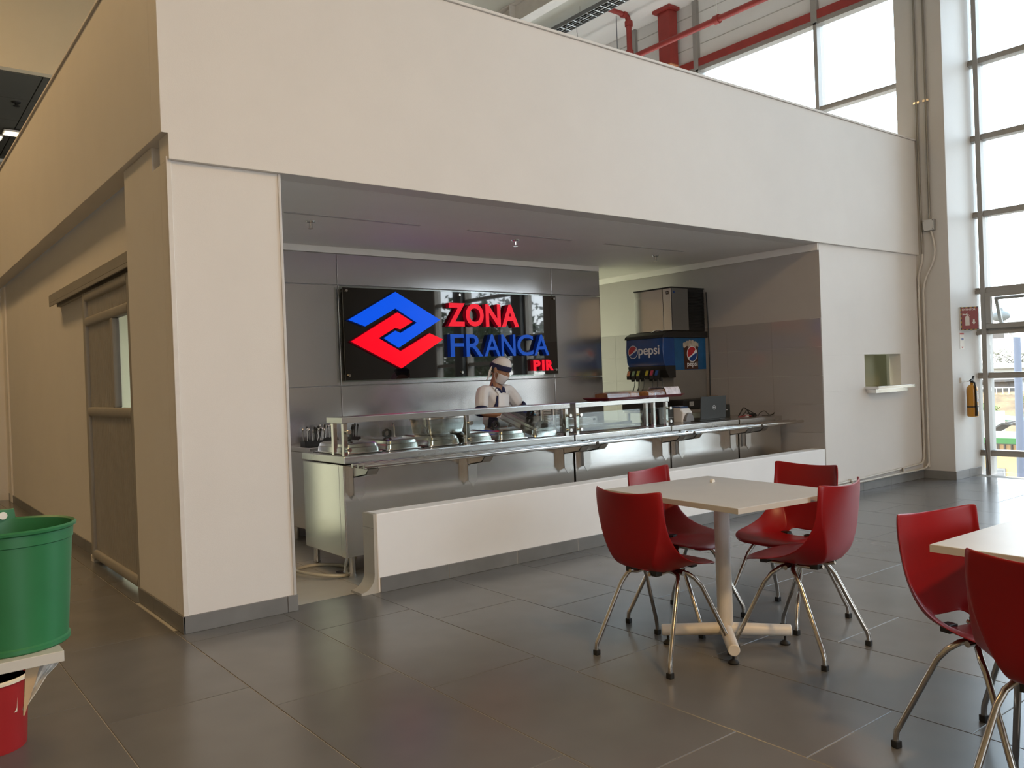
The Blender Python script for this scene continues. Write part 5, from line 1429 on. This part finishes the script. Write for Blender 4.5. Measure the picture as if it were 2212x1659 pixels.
house('far_building', 'long pale building on top of the slope outside the window', 'building', 49, 56, -8, 34, -.2, .95, HZE, 16, HZE, .3)
house('grey_shed', 'grey brown shed behind the railing outside the window', 'shed', 44.5, 47, 13.3, 17, -.3, .30, HZG, 2, HZG, .12)
house('green_hall', 'low hall with bright green roof edge outside the window', 'building', 26, 29, 2.0, 16.0, GZ, -1.16, mat('sun_tinted_wall', (.62, .40, .20), .8, var=.08, vscale=1), 8, HZG, .12)  # orange sunlight on the wall is put into its base colour
g_ = bpy.data.objects['green_hall']
MB().box(25.6, 25.72, 1.6, 16.4, -1.13, -.96).build('green_fascia', mat('green_fascia', (.045, .15, .035), .6), g_)
for i in range(70):
    MB().box(25.93, 25.99, 2.2+i*.195, 2.2+i*.195+.05, -1.45, -1.16).build('grille_bar', HZG, g_)
o = thing('corrugated_roof', 'grey corrugated shed roof with white gable outside the window', 'shed', (33, 8.5, GZ))
MB().prism([(4.0, -1.05), (7.8, -.84), (8.7, -1.40), (8.7, -1.46), (7.8, -.90), (4.0, -1.11)], 0, 30.5, 31.8).build('roof_sheet', mat('fibre_roof', (.10, .095, .085), .9, var=.2, vscale=3), o)
for i in range(16):
    y = 4.1+i*.235; z = -1.05+(y-4.0)*.21/3.8
    MB().box(30.45, 31.85, y-.04, y+.04, z, z+.05).build('roof_rib', HZG, o)
MB().prism([(3.5, -1.35), (9.2, -.80), (9.2, -.86), (3.5, -1.41)], 0, 32.6, 34.4).build('mint_sheet', mat('mint_roof', (.12, .19, .12), .7, var=.08, vscale=1), o)
MB().box(31.9, 32.2, 8.35, 10.4, GZ, -.50).build('wall', HZE, o)
t = thing('balustrade', 'pale railing along the top of the slope outside the window', 'railing', (43, 13, -.25))
MB().box(43, 43.05, 8, 19, .02, .07).build('top_rail', HZE, t)
for i in range(38): MB().box(43.0, 43.04, 8+i*.29, 8.04+i*.29, -.28, .03).build('baluster', HZE, t)
o = MB().box(14, 20, 1.2, 9, -2.75, -2.6).build('terrace', mat('terrace_floor', (.20, .125, .065), .8, var=.06, vscale=1)); tag(o, 'sunlit orange terrace roof just below the right window', 'terrace')
MB().box(13.9, 14.1, 1.2, 9, GZ, -2.6).build('front_wall', HZE, o)
t = thing('street_lamp', 'tall pale lamp post with round head outside the right window', 'lamp post', (22.0, 4.0, GZ))
MB().cyl((22, 4.0, GZ), (22, 4.0, 1.95), .11, .085, 14).build('pole', mat('lamp_pole', (.105, .115, .15), .5), t, smooth=40)
MB().tube([(22, 4.0, 1.92), (22, 4.18, 2.15), (22, 4.36, 2.42)], .05, 8).build('arm', FRAME, t, smooth=60)
MB().lathe([(0, -.05), (.13, -.03), (.23, .04), (.24, .11), (.18, .19), (.08, .23), (.06, .30), (0, .30)], (22, 4.38, 2.44), 18).build('lamp_head', mat('lamp_shell', (.115, .115, .105), .5), t, smooth=50)
MB().box(21.9, 21.95, 4.28, 4.55, 1.95, 2.22).build('sensor_box', HZG, t)
# trees along the street: two far ones in view, the others mirrored in the glossy sign
def tree(x, y, h, r, label, n, lm, seed, base=GZ, grp=None):
    t = thing('tree', label, 'tree', (x, y, base), group=grp)
    r_ = random.Random(seed); m = MB()
    m.tube([(x, y, base), (x+.1, y, base+h*.35), (x+.05, y+.15, base+h*.7)], [h*.03, h*.024, h*.012], 8)
    tips = []
    for i in range(9):
        a = r_.uniform(0, 2*PI); z0 = base+h*r_.uniform(.48, .66); L_ = r*r_.uniform(.5, 1.0)
        tip = (x+L_*math.cos(a), y+L_*math.sin(a), z0+h*r_.uniform(.10, .26)); tips.append(tip)
        m.tube([(x+.08, y+.05, z0), ((x+tip[0])/2, (y+tip[1])/2, (z0+tip[2])/2+.1), tip], [h*.012, h*.008, h*.003], 5)
    m.build('trunk', mat('bark', (.05, .038, .028), .9), t)
    b = MB(); leaves(b, (x, y, base+h*.80), r*.8, r*.8, h*.20, n//3, .13, seed+1)
    for i, tp in enumerate(tips): leaves(b, tp, r*.42, r*.42, h*.10, n*2//27, .13, seed+10+i)
    b.build('foliage', lm, t)
    return t
tree(62, 19.2, 3.6, 1.9, 'distant broad tree above the pale building outside the right window', 700, mat('leaf_haze', (.20, .17, .12), .9), 3, -1.2)
for i, (x, y, h) in enumerate(((16.0, -9.5, 8.5), (20.5, -14.5, 9.2), (14.2, -14.0, 8.8), (21.0, -21, 10), (26, -10, 9.3), (15.2, -20.5, 9.3), (29, -18, 10.3), (24, -15.5, 9.4), (18, -17.5, 9.0))):
    tree(x, y, h, 2.5, 'tall street tree outside the hall windows, mirrored in the black sign', 2300, LEAFS[1], 20+i*7, GZ, 'street trees beyond the right windows')

rows = []
rnd = random.Random(12)
for k in range(46):
    t_ = k/45; x = 60+150*t_; y = -190+100*t_
    hgt = 3.5+3.0*math.sin(t_*9.0)+2.0*math.sin(t_*23+1)+rnd.uniform(-.5, .5)
    rows.append([Vector((x-14, y+16, GZ)), Vector((x-6, y+7, GZ+4+hgt*.55)), Vector((x, y, GZ+4+hgt)), Vector((x+8, y-9, GZ+3))])
o = MB().grid(rows).build('wooded_ridge', mat('ridge_green', (.055, .068, .045), .95, var=.45, vscale=.25), None, smooth=70)
tag(o, 'low dark wooded ridge far beyond the street trees, mirrored in the black sign', 'hill')
